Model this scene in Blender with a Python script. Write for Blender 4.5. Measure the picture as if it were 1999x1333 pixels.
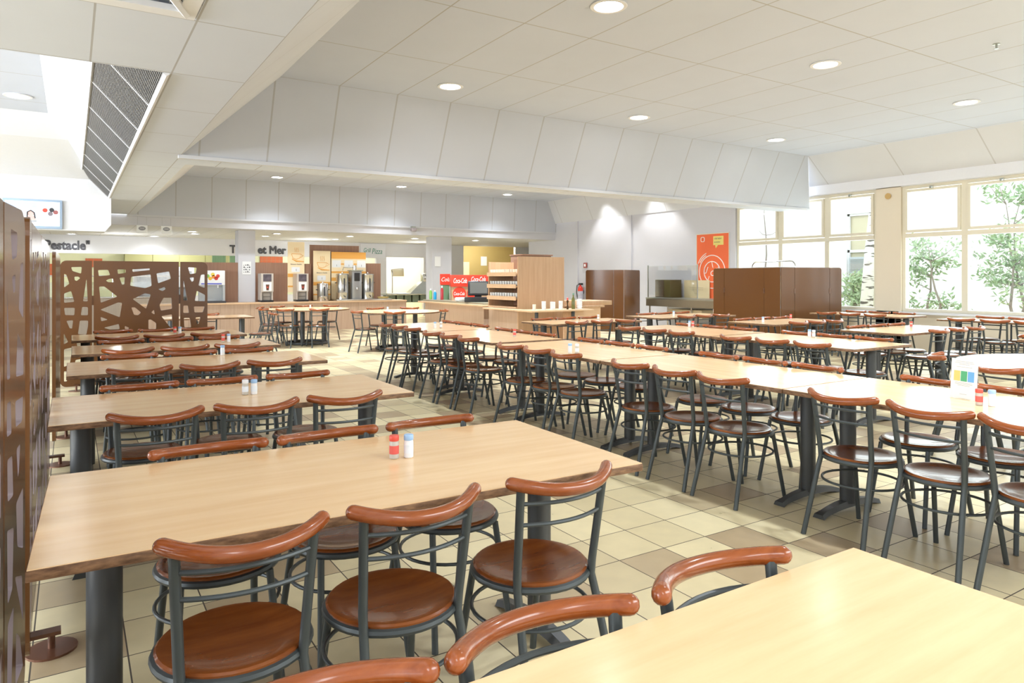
import bpy, bmesh, math, random
from math import sin, cos, pi, radians
from mathutils import Vector, Matrix
from mathutils.geometry import tessellate_polygon

for o in list(bpy.data.objects):
    bpy.data.objects.remove(o)
SC = bpy.context.scene
COL = SC.collection
R = random.Random(7)

# ------------------------------------------------------------ camera
cam_d = bpy.data.cameras.new('camera')
cam_d.sensor_width = 36.0
cam_d.lens = 36.0 * 1364.0 / 1999.0
cam_d.shift_y = -123.5 / 1999.0
cam_d.clip_start = 0.05
cam = bpy.data.objects.new('camera', cam_d)
COL.objects.link(cam)
YAW = math.atan(860.0 / 1364.0)
cam.location = (0, 0, 1.4)
cam.rotation_euler = (pi / 2, 0, -YAW)
SC.camera = cam

# ------------------------------------------------------------ world, exposure
SC.view_settings.view_transform = 'Standard'
SC.view_settings.look = 'None'
SC.view_settings.gamma = 1.0
SC.view_settings.exposure = 1.14
SC.view_settings.use_curve_mapping = False
W = bpy.data.worlds.new('sky')
SC.world = W
W.use_nodes = True
bg = W.node_tree.nodes['Background']
bg.inputs['Color'].default_value = (0.93, 0.97, 1.0, 1)
bg.inputs['Strength'].default_value = 1.35


def area(name, loc, rot, sx, sy, power, color=(1, 1, 1)):
    l = bpy.data.lights.new(name, 'AREA')
    l.shape = 'RECTANGLE'
    l.size = sx
    l.size_y = sy
    l.energy = power
    l.color = color
    o = bpy.data.objects.new(name, l)
    o.location = loc
    o.rotation_euler = rot
    COL.objects.link(o)
    return o


# unseen fill added behind the camera, area lamps as daylight at both glazings
area('rear_fill_light', (5.0, -2.6, 3.8), (0, 0, 0), 12, 2.4, 430, (0.93, 0.97, 1.0))
area('daylight_left', (-7.6, 6.0, 2.2), (0, radians(-104), 0), 2.8, 14, 800, (0.90, 0.95, 1.0))
area('daylight_right', (13.95, 4.8, 2.0), (0, radians(90), 0), 2.4, 13, 170, (0.88, 0.94, 1.0))

# ------------------------------------------------------------ materials
MATS = {}


def nodes_of(m):
    m.use_nodes = True
    return m.node_tree, m.node_tree.nodes, m.node_tree.links, m.node_tree.nodes['Principled BSDF']


def mat(name, color, rough=0.5, metal=0.0, spec=0.5, coat=0.0, emit=None, estr=0.0, noise=0.0, nscale=20.0, bump=0.0):
    if name in MATS:
        return MATS[name]
    m = bpy.data.materials.new(name)
    t, n, l, b = nodes_of(m)
    c = tuple(color) + (1,)
    b.inputs['Base Color'].default_value = c
    b.inputs['Roughness'].default_value = rough
    b.inputs['Metallic'].default_value = metal
    b.inputs['Specular IOR Level'].default_value = spec
    b.inputs['Coat Weight'].default_value = coat
    b.inputs['Coat Roughness'].default_value = 0.08
    if emit:
        b.inputs['Emission Color'].default_value = tuple(emit) + (1,)
        b.inputs['Emission Strength'].default_value = estr
    if noise > 0 or bump > 0:
        tc = n.new('ShaderNodeTexCoord')
        nz = n.new('ShaderNodeTexNoise')
        nz.inputs['Scale'].default_value = nscale
        nz.inputs['Detail'].default_value = 4
        l.new(tc.outputs['Object'], nz.inputs['Vector'])
        if noise > 0:
            mx = n.new('ShaderNodeMix')
            mx.data_type = 'RGBA'
            mx.inputs['A'].default_value = tuple(x * (1 - noise) for x in color) + (1,)
            mx.inputs['B'].default_value = tuple(min(1, x * (1 + noise)) for x in color) + (1,)
            l.new(nz.outputs['Fac'], mx.inputs['Factor'])
            l.new(mx.outputs['Result'], b.inputs['Base Color'])
        if bump > 0:
            bp = n.new('ShaderNodeBump')
            bp.inputs['Strength'].default_value = bump
            bp.inputs['Distance'].default_value = 0.01
            l.new(nz.outputs['Fac'], bp.inputs['Height'])
            l.new(bp.outputs['Normal'], b.inputs['Normal'])
    MATS[name] = m
    return m


def wood(name, c1, c2, scale=(1.2, 30, 30), rough=0.3, coat=0.0, spec=0.5, nsc=1.0, rand=0.0):
    """streaky wood grain running along the axis whose scale is smallest"""
    if name in MATS:
        return MATS[name]
    m = bpy.data.materials.new(name)
    t, n, l, b = nodes_of(m)
    tc = n.new('ShaderNodeTexCoord')
    mp = n.new('ShaderNodeMapping')
    mp.inputs['Scale'].default_value = scale
    l.new(tc.outputs['Object'], mp.inputs['Vector'])
    nz = n.new('ShaderNodeTexNoise')
    nz.inputs['Scale'].default_value = nsc
    nz.inputs['Detail'].default_value = 5
    nz.inputs['Roughness'].default_value = 0.6
    l.new(mp.outputs['Vector'], nz.inputs['Vector'])
    rp = n.new('ShaderNodeValToRGB')
    rp.color_ramp.elements[0].position = 0.3
    rp.color_ramp.elements[0].color = tuple(c1) + (1,)
    rp.color_ramp.elements[1].position = 0.72
    rp.color_ramp.elements[1].color = tuple(c2) + (1,)
    l.new(nz.outputs['Fac'], rp.inputs['Fac'])
    l.new(rp.outputs['Color'], b.inputs['Base Color'])
    b.inputs['Roughness'].default_value = rough
    b.inputs['Coat Weight'].default_value = coat
    b.inputs['Coat Roughness'].default_value = 0.06
    b.inputs['Specular IOR Level'].default_value = spec
    MATS[name] = m
    return m


def seams(name, color, line, px=0.0, ox=0.0, py=0.0, oy=0.0, pz=0.0, oz=0.0, w=0.007, rough=0.75, noise=0.03, bump=0.05):
    """flat panels with joint lines at fixed world positions"""
    if name in MATS:
        return MATS[name]
    m = bpy.data.materials.new(name)
    t, n, l, b = nodes_of(m)
    geo = n.new('ShaderNodeNewGeometry')
    sp = n.new('ShaderNodeSeparateXYZ')
    l.new(geo.outputs['Position'], sp.inputs[0])
    last = None
    for axis, p, o in (('X', px, ox), ('Y', py, oy), ('Z', pz, oz)):
        if not p:
            continue
        sub = n.new('ShaderNodeMath'); sub.operation = 'SUBTRACT'; sub.inputs[1].default_value = o
        l.new(sp.outputs[axis], sub.inputs[0])
        pp = n.new('ShaderNodeMath'); pp.operation = 'PINGPONG'; pp.inputs[1].default_value = p / 2
        l.new(sub.outputs[0], pp.inputs[0])
        lt = n.new('ShaderNodeMath'); lt.operation = 'LESS_THAN'; lt.inputs[1].default_value = w
        l.new(pp.outputs[0], lt.inputs[0])
        if last is None:
            last = lt
        else:
            mxm = n.new('ShaderNodeMath'); mxm.operation = 'MAXIMUM'
            l.new(last.outputs[0], mxm.inputs[0]); l.new(lt.outputs[0], mxm.inputs[1])
            last = mxm
    nz = n.new('ShaderNodeTexNoise'); nz.inputs['Scale'].default_value = 2.0
    l.new(geo.outputs['Position'], nz.inputs['Vector'])
    base = n.new('ShaderNodeMix'); base.data_type = 'RGBA'
    base.inputs['A'].default_value = tuple(x * (1 - noise) for x in color) + (1,)
    base.inputs['B'].default_value = tuple(min(1, x * (1 + noise)) for x in color) + (1,)
    l.new(nz.outputs['Fac'], base.inputs['Factor'])
    mx = n.new('ShaderNodeMix'); mx.data_type = 'RGBA'
    l.new(base.outputs['Result'], mx.inputs['A'])
    mx.inputs['B'].default_value = tuple(line) + (1,)
    if last is not None:
        l.new(last.outputs[0], mx.inputs['Factor'])
    else:
        mx.inputs['Factor'].default_value = 0
    l.new(mx.outputs['Result'], b.inputs['Base Color'])
    b.inputs['Roughness'].default_value = rough
    b.inputs['Specular IOR Level'].default_value = 0.25
    MATS[name] = m
    return m


def tile_floor():
    m = bpy.data.materials.new('floor_tiles')
    t, n, l, b = nodes_of(m)
    geo = n.new('ShaderNodeNewGeometry')
    mp = n.new('ShaderNodeMapping')
    P = 0.303
    mp.inputs['Location'].default_value = (-(2.905 % P) / P, -(2.95 % P) / P, 0)
    mp.inputs['Scale'].default_value = (1 / P, 1 / P, 1 / P)
    l.new(geo.outputs['Position'], mp.inputs['Vector'])
    fl = n.new('ShaderNodeVectorMath'); fl.operation = 'FLOOR'
    l.new(mp.outputs['Vector'], fl.inputs[0])
    wn = n.new('ShaderNodeTexWhiteNoise'); wn.noise_dimensions = '2D'
    l.new(fl.outputs[0], wn.inputs['Vector'])
    rp = n.new('ShaderNodeValToRGB')
    e = rp.color_ramp.elements
    e[0].position = 0.0; e[0].color = (0.46, 0.35, 0.21, 1)
    e[1].position = 1.0; e[1].color = (0.80, 0.70, 0.44, 1)
    a = e.new(0.22); a.color = (0.50, 0.39, 0.24, 1)
    a = e.new(0.3); a.color = (0.68, 0.58, 0.35, 1)
    a = e.new(0.7); a.color = (0.76, 0.65, 0.40, 1)
    l.new(wn.outputs['Value'], rp.inputs['Fac'])
    nz = n.new('ShaderNodeTexNoise'); nz.inputs['Scale'].default_value = 9; nz.inputs['Detail'].default_value = 6
    l.new(geo.outputs['Position'], nz.inputs['Vector'])
    mm = n.new('ShaderNodeMix'); mm.data_type = 'RGBA'; mm.blend_type = 'MULTIPLY'
    mm.inputs['Factor'].default_value = 0.22
    l.new(rp.outputs['Color'], mm.inputs['A']); l.new(nz.outputs['Fac'], mm.inputs['B'])
    sp = n.new('ShaderNodeSeparateXYZ'); l.new(mp.outputs['Vector'], sp.inputs[0])
    outs = []
    for ax in 'XY':
        pp = n.new('ShaderNodeMath'); pp.operation = 'PINGPONG'; pp.inputs[1].default_value = 0.5
        l.new(sp.outputs[ax], pp.inputs[0])
        lt = n.new('ShaderNodeMath'); lt.operation = 'LESS_THAN'; lt.inputs[1].default_value = 0.009
        l.new(pp.outputs[0], lt.inputs[0]); outs.append(lt)
    mxm = n.new('ShaderNodeMath'); mxm.operation = 'MAXIMUM'
    l.new(outs[0].outputs[0], mxm.inputs[0]); l.new(outs[1].outputs[0], mxm.inputs[1])
    mx = n.new('ShaderNodeMix'); mx.data_type = 'RGBA'
    l.new(mxm.outputs[0], mx.inputs['Factor']); l.new(mm.outputs['Result'], mx.inputs['A'])
    mx.inputs['B'].default_value = (0.07, 0.055, 0.04, 1)
    l.new(mx.outputs['Result'], b.inputs['Base Color'])
    rr = n.new('ShaderNodeMapRange'); rr.inputs['To Min'].default_value = 0.22; rr.inputs['To Max'].default_value = 0.42
    l.new(nz.outputs['Fac'], rr.inputs['Value'])
    mr = n.new('ShaderNodeMath'); mr.operation = 'MAXIMUM'
    l.new(rr.outputs[0], mr.inputs[0])
    ms = n.new('ShaderNodeMath'); ms.operation = 'MULTIPLY'; ms.inputs[1].default_value = 0.8
    l.new(mxm.outputs[0], ms.inputs[0]); l.new(ms.outputs[0], mr.inputs[1])
    l.new(mr.outputs[0], b.inputs['Roughness'])
    return m


def glass(name, tint=(0.95, 0.98, 0.97), gloss=0.08):
    m = bpy.data.materials.new(name)
    m.use_nodes = True
    n, l = m.node_tree.nodes, m.node_tree.links
    n.clear()
    out = n.new('ShaderNodeOutputMaterial')
    tr = n.new('ShaderNodeBsdfTransparent'); tr.inputs['Color'].default_value = tuple(tint) + (1,)
    gl = n.new('ShaderNodeBsdfGlossy'); gl.inputs['Roughness'].default_value = 0.03
    mx = n.new('ShaderNodeMixShader'); mx.inputs['Fac'].default_value = gloss
    l.new(tr.outputs[0], mx.inputs[1]); l.new(gl.outputs[0], mx.inputs[2]); l.new(mx.outputs[0], out.inputs[0])
    MATS[name] = m
    return m


WHITE = (0.80, 0.79, 0.775)
LINE = (0.42, 0.42, 0.43)
M_floor = tile_floor()
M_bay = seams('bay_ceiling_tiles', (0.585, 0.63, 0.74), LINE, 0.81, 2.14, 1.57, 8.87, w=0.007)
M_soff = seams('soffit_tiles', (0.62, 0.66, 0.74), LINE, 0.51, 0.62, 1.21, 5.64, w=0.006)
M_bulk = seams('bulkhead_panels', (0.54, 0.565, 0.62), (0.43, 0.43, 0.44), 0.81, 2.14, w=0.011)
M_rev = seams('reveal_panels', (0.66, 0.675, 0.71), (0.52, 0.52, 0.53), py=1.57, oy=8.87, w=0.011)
M_white = mat('white_paint', (0.76, 0.77, 0.80), 0.6, noise=0.02)
M_trim = mat('pale_trim', (0.58, 0.59, 0.62), 0.5, noise=0.02)
M_wall = mat('lilac_grey_wall', (0.60, 0.60, 0.635), 0.7, noise=0.02, nscale=3)
M_cream = mat('cream_wall', (0.74, 0.66, 0.52), 0.6, noise=0.02, nscale=3)
M_frame = mat('cream_window_frame', (0.74, 0.69, 0.55), 0.35, noise=0.02)
M_glass = glass('window_glass')
M_clear = glass('clear_plastic', (0.93, 0.95, 0.95), 0.12)
M_top = wood('beech_laminate', (0.81, 0.53, 0.285), (0.91, 0.66, 0.385), (0.9, 9, 9), rough=0.18, spec=0.5, nsc=1.5)
M_topy = wood('beech_laminate_lengthwise', (0.81, 0.53, 0.285), (0.91, 0.66, 0.385), (9, 0.9, 9), rough=0.18, spec=0.5, nsc=1.5)
M_edge = wood('worn_table_edge', (0.08, 0.035, 0.016), (0.33, 0.18, 0.09), (14, 14, 60), rough=0.5, nsc=1.6)
M_rail = wood('varnished_rail_wood', (0.225, 0.050, 0.009), (0.34, 0.088, 0.019), (3, 40, 40), rough=0.22, coat=0.35, nsc=1.0)
M_seat = wood('dark_seat_plywood', (0.15, 0.036, 0.006), (0.25, 0.072, 0.014), (3, 16, 16), rough=0.24, coat=0.35, nsc=1.2)
M_metal = mat('grey_green_tube', (0.068, 0.080, 0.082), 0.38, metal=0.35, spec=0.5, noise=0.1, nscale=8)
M_pole = mat('table_pole_grey', (0.068, 0.072, 0.074), 0.42, metal=0.3, noise=0.1, nscale=6)
M_foot = mat('rubber_foot', (0.03, 0.03, 0.03), 0.7)
M_brown = mat('brown_lacquer', (0.135, 0.058, 0.020), 0.22, metal=0.0, spec=0.35, coat=0.15, noise=0.08, nscale=1.2)
M_brown_edge = mat('bare_cut_edge', (0.25, 0.20, 0.205), 0.35, metal=0.2)
M_cwood = wood('counter_laminate', (0.47, 0.32, 0.22), (0.56, 0.40, 0.285), (30, 30, 1.4), rough=0.4, nsc=1.0)
M_cwood2 = wood('shelf_laminate', (0.50, 0.31, 0.17), (0.60, 0.39, 0.235), (30, 30, 1.4), rough=0.4, nsc=1.0)
M_ctop = wood('counter_edge_wood', (0.66, 0.43, 0.25), (0.76, 0.53, 0.33), (1.4, 30, 30), rough=0.35, nsc=1.0)
M_bpanel = wood('brown_back_panel', (0.26, 0.135, 0.085), (0.33, 0.185, 0.12), (30, 30, 1.0), rough=0.35, nsc=1.0)
M_steel = mat('brushed_steel', (0.62, 0.61, 0.58), 0.22, metal=1.0, noise=0.05, nscale=4)
M_steel2 = mat('kitchen_steel', (0.42, 0.44, 0.40), 0.32, metal=0.9, noise=0.15, nscale=5)
M_black = mat('black_plastic', (0.02, 0.02, 0.022), 0.35)
M_dark = mat('dark_grey', (0.06, 0.06, 0.065), 0.5)
M_red = mat('red_sign', (0.75, 0.05, 0.025), 0.35)
M_redcap = mat('red_cap', (0.75, 0.09, 0.06), 0.4)
M_bluecap = mat('pale_blue_cap', (0.35, 0.55, 0.82), 0.4)
M_cap = mat('shaker_white', (0.85, 0.86, 0.88), 0.4)
M_orange = mat('orange_poster', (0.86, 0.16, 0.055), 0.45)
M_ink = mat('grey_lettering', (0.09, 0.09, 0.10), 0.6)
M_poswhite = mat('poster_white', (0.88, 0.84, 0.80), 0.5)
M_paper = mat('paper', (0.85, 0.86, 0.86), 0.6)
M_yel = mat('poster_yellow', (0.85, 0.72, 0.22), 0.5)
M_lamp = mat('lamp_diffuser', (1, 1, 1), 0.5, emit=(1, 0.98, 0.95), estr=12)
M_green = mat('kitchen_green_wall', (0.66, 0.68, 0.46), 0.6)
M_kcream = mat('kitchen_cream_tiles', (0.84, 0.79, 0.62), 0.4)
M_olive = mat('olive_panel', (0.30, 0.29, 0.12), 0.5)
M_yroom = mat('ochre_wall', (0.55, 0.42, 0.16), 0.6)

# ------------------------------------------------------------ mesh builder


class B:
    def __init__(s):
        s.v = []; s.f = []; s.mi = []; s.m = 0

    def add(s, vs, fs):
        o = len(s.v)
        s.v += [tuple(v) for v in vs]
        s.f += [tuple(i + o for i in f) for f in fs]
        s.mi += [s.m] * len(fs)
        return s

    def box(s, x0, y0, z0, x1, y1, z1, bev=0.0, mtx=None):
        if bev > 0:
            bm = bmesh.new()
            bmesh.ops.create_cube(bm, size=1.0)
            for v in bm.verts:
                v.co = Vector(((x0 + x1) / 2 + v.co.x * (x1 - x0), (y0 + y1) / 2 + v.co.y * (y1 - y0), (z0 + z1) / 2 + v.co.z * (z1 - z0)))
            bmesh.ops.bevel(bm, geom=bm.edges[:], offset=bev, segments=2, profile=0.5, affect='EDGES')
            bm.verts.ensure_lookup_table(); bm.verts.index_update()
            vs = [v.co.copy() for v in bm.verts]
            fs = [[v.index for v in f.verts] for f in bm.faces]
            bm.free()
        else:
            vs = [Vector(p) for p in ((x0, y0, z0), (x1, y0, z0), (x1, y1, z0), (x0, y1, z0), (x0, y0, z1), (x1, y0, z1), (x1, y1, z1), (x0, y1, z1))]
            fs = [(0, 3, 2, 1), (4, 5, 6, 7), (0, 1, 5, 4), (1, 2, 6, 5), (2, 3, 7, 6), (3, 0, 4, 7)]
        if mtx is not None:
            vs = [mtx @ v for v in vs]
        return s.add(vs, fs)

    def quad(s, a, b, c, d):
        return s.add([a, b, c, d], [(0, 1, 2, 3)])

    def slab(s, a, b, c, d, th):
        """quad with thickness th along its normal"""
        a, b, c, d = map(Vector, (a, b, c, d))
        nrm = (b - a).cross(d - a).normalized() * th
        vs = [a, b, c, d, a + nrm, b + nrm, c + nrm, d + nrm]
        return s.add(vs, [(0, 3, 2, 1), (4, 5, 6, 7), (0, 1, 5, 4), (1, 2, 6, 5), (2, 3, 7, 6), (3, 0, 4, 7)])

    def tube(s, path, r, seg=10, closed=False, round_end=False):
        P = [Vector(p) for p in path]
        n = len(P)
        rs = [r] * n if not isinstance(r, (list, tuple)) else list(r)
        if round_end and not closed:
            r0 = rs[0]; r1 = rs[-1]
            d0 = (P[0] - P[1]).normalized(); d1 = (P[-1] - P[-2]).normalized()
            pre = [(P[0] + d0 * r0 * k, r0 * math.sqrt(max(0, 1 - k * k))) for k in (0.95, 0.75, 0.4)]
            post = [(P[-1] + d1 * r1 * k, r1 * math.sqrt(max(0, 1 - k * k))) for k in (0.4, 0.75, 0.95)]
            P = [p for p, _ in pre] + P + [p for p, _ in post]
            rs = [q for _, q in pre] + rs + [q for _, q in post]
            n = len(P)
        t0 = (P[1] - P[0]).normalized()
        up = Vector((0, 0, 1)) if abs(t0.z) < 0.9 else Vector((1, 0, 0))
        nv = (up - t0 * up.dot(t0)).normalized()
        vs = []
        for i in range(n):
            if closed:
                t = (P[(i + 1) % n] - P[i - 1]).normalized()
            else:
                t = (P[min(i + 1, n - 1)] - P[max(i - 1, 0)]).normalized()
            nv = (nv - t * nv.dot(t)).normalized()
            bv = t.cross(nv)
            for k in range(seg):
                a = 2 * pi * k / seg
                vs.append(P[i] + (nv * cos(a) + bv * sin(a)) * rs[i])
        fs = []
        rng = n if closed else n - 1
        for i in range(rng):
            j = (i + 1) % n
            for k in range(seg):
                k2 = (k + 1) % seg
                fs.append((i * seg + k, i * seg + k2, j * seg + k2, j * seg + k))
        if not closed:
            fs.append(tuple(range(seg - 1, -1, -1)))
            fs.append(tuple((n - 1) * seg + k for k in range(seg)))
        return s.add(vs, fs)

    def lathe(s, prof, c=(0, 0, 0), seg=20, axis='z'):
        vs = []; fs = []
        n = len(prof)
        for (r, z) in prof:
            for k in range(seg):
                a = 2 * pi * k / seg
                p = (r * cos(a), r * sin(a), z)
                if axis == 'y':
                    p = (p[0], p[2], p[1])
                elif axis == 'x':
                    p = (p[2], p[0], p[1])
                vs.append((c[0] + p[0], c[1] + p[1], c[2] + p[2]))
        for i in range(n - 1):
            for k in range(seg):
                k2 = (k + 1) % seg
                fs.append((i * seg + k, i * seg + k2, (i + 1) * seg + k2, (i + 1) * seg + k))
        fs.append(tuple(range(seg - 1, -1, -1)))
        fs.append(tuple((n - 1) * seg + k for k in range(seg)))
        return s.add(vs, fs)

    def plate(s, outer, holes, mtx, th, m_side=0):
        """flat plate in local xy with holes, thickness th along local z; cut faces get material m_side"""
        loops = [outer] + holes
        tri = tessellate_polygon([[Vector((p[0], p[1], 0)) for p in lp] for lp in loops])
        flat = [p for lp in loops for p in lp]
        n = len(flat)
        vs = [mtx @ Vector((p[0], p[1], 0)) for p in flat] + [mtx @ Vector((p[0], p[1], th)) for p in flat]
        fs = [tuple(t) for t in tri] + [tuple(i + n for i in t) for t in tri]
        s.add(vs, fs)
        base = len(s.v) - 2 * n
        keep = s.m
        o = 0
        for li, lp in enumerate(loops):
            m = len(lp)
            s.m = m_side if li > 0 else keep
            for k in range(m):
                a = base + o + k; b = base + o + (k + 1) % m
                s.f.append((a, b, b + n, a + n)); s.mi.append(s.m)
            o += m
        s.m = keep
        return s

    def build(s, name, mats, parent=None, smooth=True, fixn=True):
        me = bpy.data.meshes.new(name)
        me.from_pydata([tuple(v) for v in s.v], [], s.f)
        if fixn:
            bm = bmesh.new(); bm.from_mesh(me)
            bmesh.ops.recalc_face_normals(bm, faces=bm.faces[:])
            bm.to_mesh(me); bm.free()
        if not isinstance(mats, (list, tuple)):
            mats = [mats]
        for m in mats:
            me.materials.append(m)
        if len(mats) > 1 and len(me.polygons) == len(s.mi):
            me.polygons.foreach_set('material_index', s.mi)
        if smooth:
            me.shade_smooth()
            me.set_sharp_from_angle(angle=radians(38))
        me.update()
        o = bpy.data.objects.new(name, me)
        COL.objects.link(o)
        if parent is not None:
            o.parent = parent
        return o


def tag(o, label, cat, group=None, kind=None):
    if label: o['label'] = label
    if cat: o['category'] = cat
    if group: o['group'] = group
    if kind: o['kind'] = kind
    return o


def thing(name, label, cat, loc=(0, 0, 0), rz=0.0, group=None):
    o = bpy.data.objects.new(name, None)
    o.empty_display_size = 0.1
    COL.objects.link(o)
    o.location = loc; o.rotation_euler = (0, 0, rz)
    return tag(o, label, cat, group)


def structure(o):
    o['kind'] = 'structure'
    return o


KIDS = {}


def copy_tree(src, loc, rz, label, group=None):
    r = src.copy(); COL.objects.link(r)
    r.location = loc; r.rotation_euler = (0, 0, rz)
    r['label'] = label
    if group: r['group'] = group
    for ch in list(src.children):
        c = ch.copy(); COL.objects.link(c); c.parent = r
        for g in list(ch.children):
            d = g.copy(); COL.objects.link(d); d.parent = c
    return r


def text(name, body, size, mtx, m, parent=None, extrude=0.002, shear=0.0, align='LEFT', bold=0.0, sx=1.0):
    cu = bpy.data.curves.new(name, 'FONT')
    cu.body = body; cu.size = size; cu.extrude = extrude; cu.shear = shear
    cu.align_x = align; cu.bevel_depth = bold; cu.bevel_resolution = 0; cu.resolution_u = 4
    tmp = bpy.data.objects.new(name, cu)
    COL.objects.link(tmp)
    dg = bpy.context.evaluated_depsgraph_get()
    me = bpy.data.meshes.new_from_object(tmp.evaluated_get(dg))
    bpy.data.objects.remove(tmp)
    bpy.data.curves.remove(cu)
    me.transform(mtx @ Matrix.Diagonal((sx, 1, 1, 1)))
    me.materials.clear(); me.materials.append(m)
    me.name = name
    o = bpy.data.objects.new(name, me)
    COL.objects.link(o)
    if parent is not None: o.parent = parent
    return o


def frameY(x, y, z):
    """local xy -> world x,z on a face seen from -Y (local z points to -Y)"""
    return Matrix.Translation((x, y, z)) @ Matrix(((1, 0, 0, 0), (0, 0, -1, 0), (0, 1, 0, 0), (0, 0, 0, 1)))


def frameX(x, y, z):
    """face seen from -X: local x runs towards -Y, local y is up, local z points to -X"""
    return Matrix.Translation((x, y, z)) @ Matrix(((0, 0, -1, 0), (-1, 0, 0, 0), (0, 1, 0, 0), (0, 0, 0, 1)))


# ============================================================ SETTING
WX = 13.5
XL, YB, YK = -8.0, -5.0, 24.0
structure(B().box(XL, YB, -0.1, 18.0, 29.0, 0).build('floor', M_floor, smooth=False))

# ---- ceiling: flat soffit at 2.9 with bays opening upward
ZS, ZC = 2.9, 3.9
b = B()
xs = [XL, 0.62, 1.13, WX]
# solid soffit rectangles (x0,y0,x1,y1)
for (x0, y0, x1, y1) in ((0.61, YB, 1.13, 18.7), (XL, 4.42, 0.61, 5.66), (1.13, 9.35, WX, 10.1), (1.13, 10.1, 1.27, 18.7), (XL, 15.58, 0.61, 18.7)):
    b.box(x0, y0, ZS, x1, y1, ZS + 0.03)
structure(b.build('ceiling', M_soff, smooth=False))


def bay(x0, x1, y0, y1, tx0, tx1, ty0, ty1, zr=None, sides='lrnf'):
    """ceiling bay: opening x0..x1,y0..y1 at ZS, top at ZC"""
    c = B().box(tx0 - 0.02, ty0 - 0.02, ZC, tx1 + 0.02, ty1 + 0.02, ZC + 0.04).build('ceiling', M_bay, smooth=False)
    structure(c)
    if 'f' in sides:
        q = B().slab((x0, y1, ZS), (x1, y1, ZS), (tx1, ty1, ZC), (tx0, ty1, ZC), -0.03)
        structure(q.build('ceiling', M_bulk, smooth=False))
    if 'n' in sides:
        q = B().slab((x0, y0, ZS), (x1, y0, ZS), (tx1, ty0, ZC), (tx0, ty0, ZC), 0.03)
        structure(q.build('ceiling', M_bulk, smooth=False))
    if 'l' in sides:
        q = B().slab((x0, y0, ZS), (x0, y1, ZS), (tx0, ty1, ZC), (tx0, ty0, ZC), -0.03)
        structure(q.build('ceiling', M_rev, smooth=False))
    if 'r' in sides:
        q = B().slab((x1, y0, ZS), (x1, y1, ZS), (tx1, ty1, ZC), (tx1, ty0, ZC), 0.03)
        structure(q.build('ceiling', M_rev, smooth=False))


bay(1.13, 13.5, YB, 9.35, 2.195, 12.77, YB, 8.88, sides='lf')
bay(1.25, 13.9, 10.1, 18.7, 2.30, 13.12, 10.6, 18.62, sides='lnf')
bay(XL, 0.61, 5.66, 15.1, XL, -0.30, 6.4, 12.7, sides='n')
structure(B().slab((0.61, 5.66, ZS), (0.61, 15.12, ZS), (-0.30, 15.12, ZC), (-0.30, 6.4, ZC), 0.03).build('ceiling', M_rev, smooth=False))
bay(XL, 0.61, YB, 4.42, XL, -0.30, YB, 3.7, sides='rf')
# right-hand reveals that come down onto the window wall
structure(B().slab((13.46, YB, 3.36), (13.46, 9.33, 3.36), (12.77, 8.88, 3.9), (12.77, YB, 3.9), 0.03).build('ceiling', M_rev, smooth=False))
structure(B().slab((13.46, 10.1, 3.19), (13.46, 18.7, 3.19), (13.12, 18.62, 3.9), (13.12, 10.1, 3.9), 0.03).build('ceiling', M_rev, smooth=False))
# thin lip along the lower edges
b = B()
b.box(1.10, 9.33, 2.86, WX, 9.40, 2.905)
b.box(1.10, 18.69, 2.86, WX, 18.76, 2.905)
structure(b.build('trim_1', M_trim, smooth=False))
# far end of the left bay: stepped slope down to the hanging end wall
b = B()
b.slab((XL, 12.7, 3.9), (-0.22, 12.7, 3.9), (0.02, 13.3, 3.62), (XL, 13.3, 3.62), 0.03)
b.slab((XL, 13.3, 3.62), (0.02, 13.3, 3.62), (0.20, 14.2, 3.42), (XL, 14.2, 3.42), 0.03)
b.slab((XL, 14.2, 3.42), (0.20, 14.2, 3.42), (0.40, 15.35, 3.17), (XL, 15.35, 3.17), 0.03)
structure(b.build('ceiling', M_white, smooth=False))
b = B()
pts = [(XL, 3.32), (XL, 2.27), (0.53, 2.27), (0.63, 2.40), (0.63, 2.93), (0.36, 3.32)]
b.plate(pts, [], frameY(0, 15.62, 0), 0.52)
structure(b.build('wall_hanging', M_white, smooth=False))

# ---- walls
def wallbox(name, m, *bx):
    bb = B()
    for q in bx:
        bb.box(*q)
    return structure(bb.build(name, m, smooth=False))


WIN1 = (7.88, 11.34); WIN2 = (3.9, 7.38); WIN3 = (-0.1, 3.45); WIN4 = (-4.2, -0.55)
ZSILL, ZHEAD = 0.76, 3.16
piers = [(YB, -4.2), (-0.55, -0.1), (3.45, 3.9), (7.38, 7.88)]
wallbox('wall_right', M_cream, *([(WX, y0, 0, WX + 0.25, y1, 3.4) for y0, y1 in piers] + [(WX, YB, 0, WX + 0.25, 11.34, ZSILL)]))
wallbox('wall_right', M_white, (WX, YB, ZHEAD, WX + 0.25, 11.34, 3.5))
wallbox('wall_right', M_wall, (WX, 11.34, 0, WX + 0.25, 15.0, 3.6), (WX - 0.04, 15.0, 0, WX + 0.21, 16.77, 3.6),
        (WX + 0.02, 16.77, 0, WX + 0.25, 20.2, 3.6), (WX + 0.02, 20.2, 0, 18.0, 20.35, 3.6), (WX - 0.03, 17.5, 0, WX + 0.1, 17.62, 3.3))
wallbox('trim_2', M_white, (WX - 0.05, YB, 3.17, WX + 0.02, 9.33, 3.37))
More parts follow.
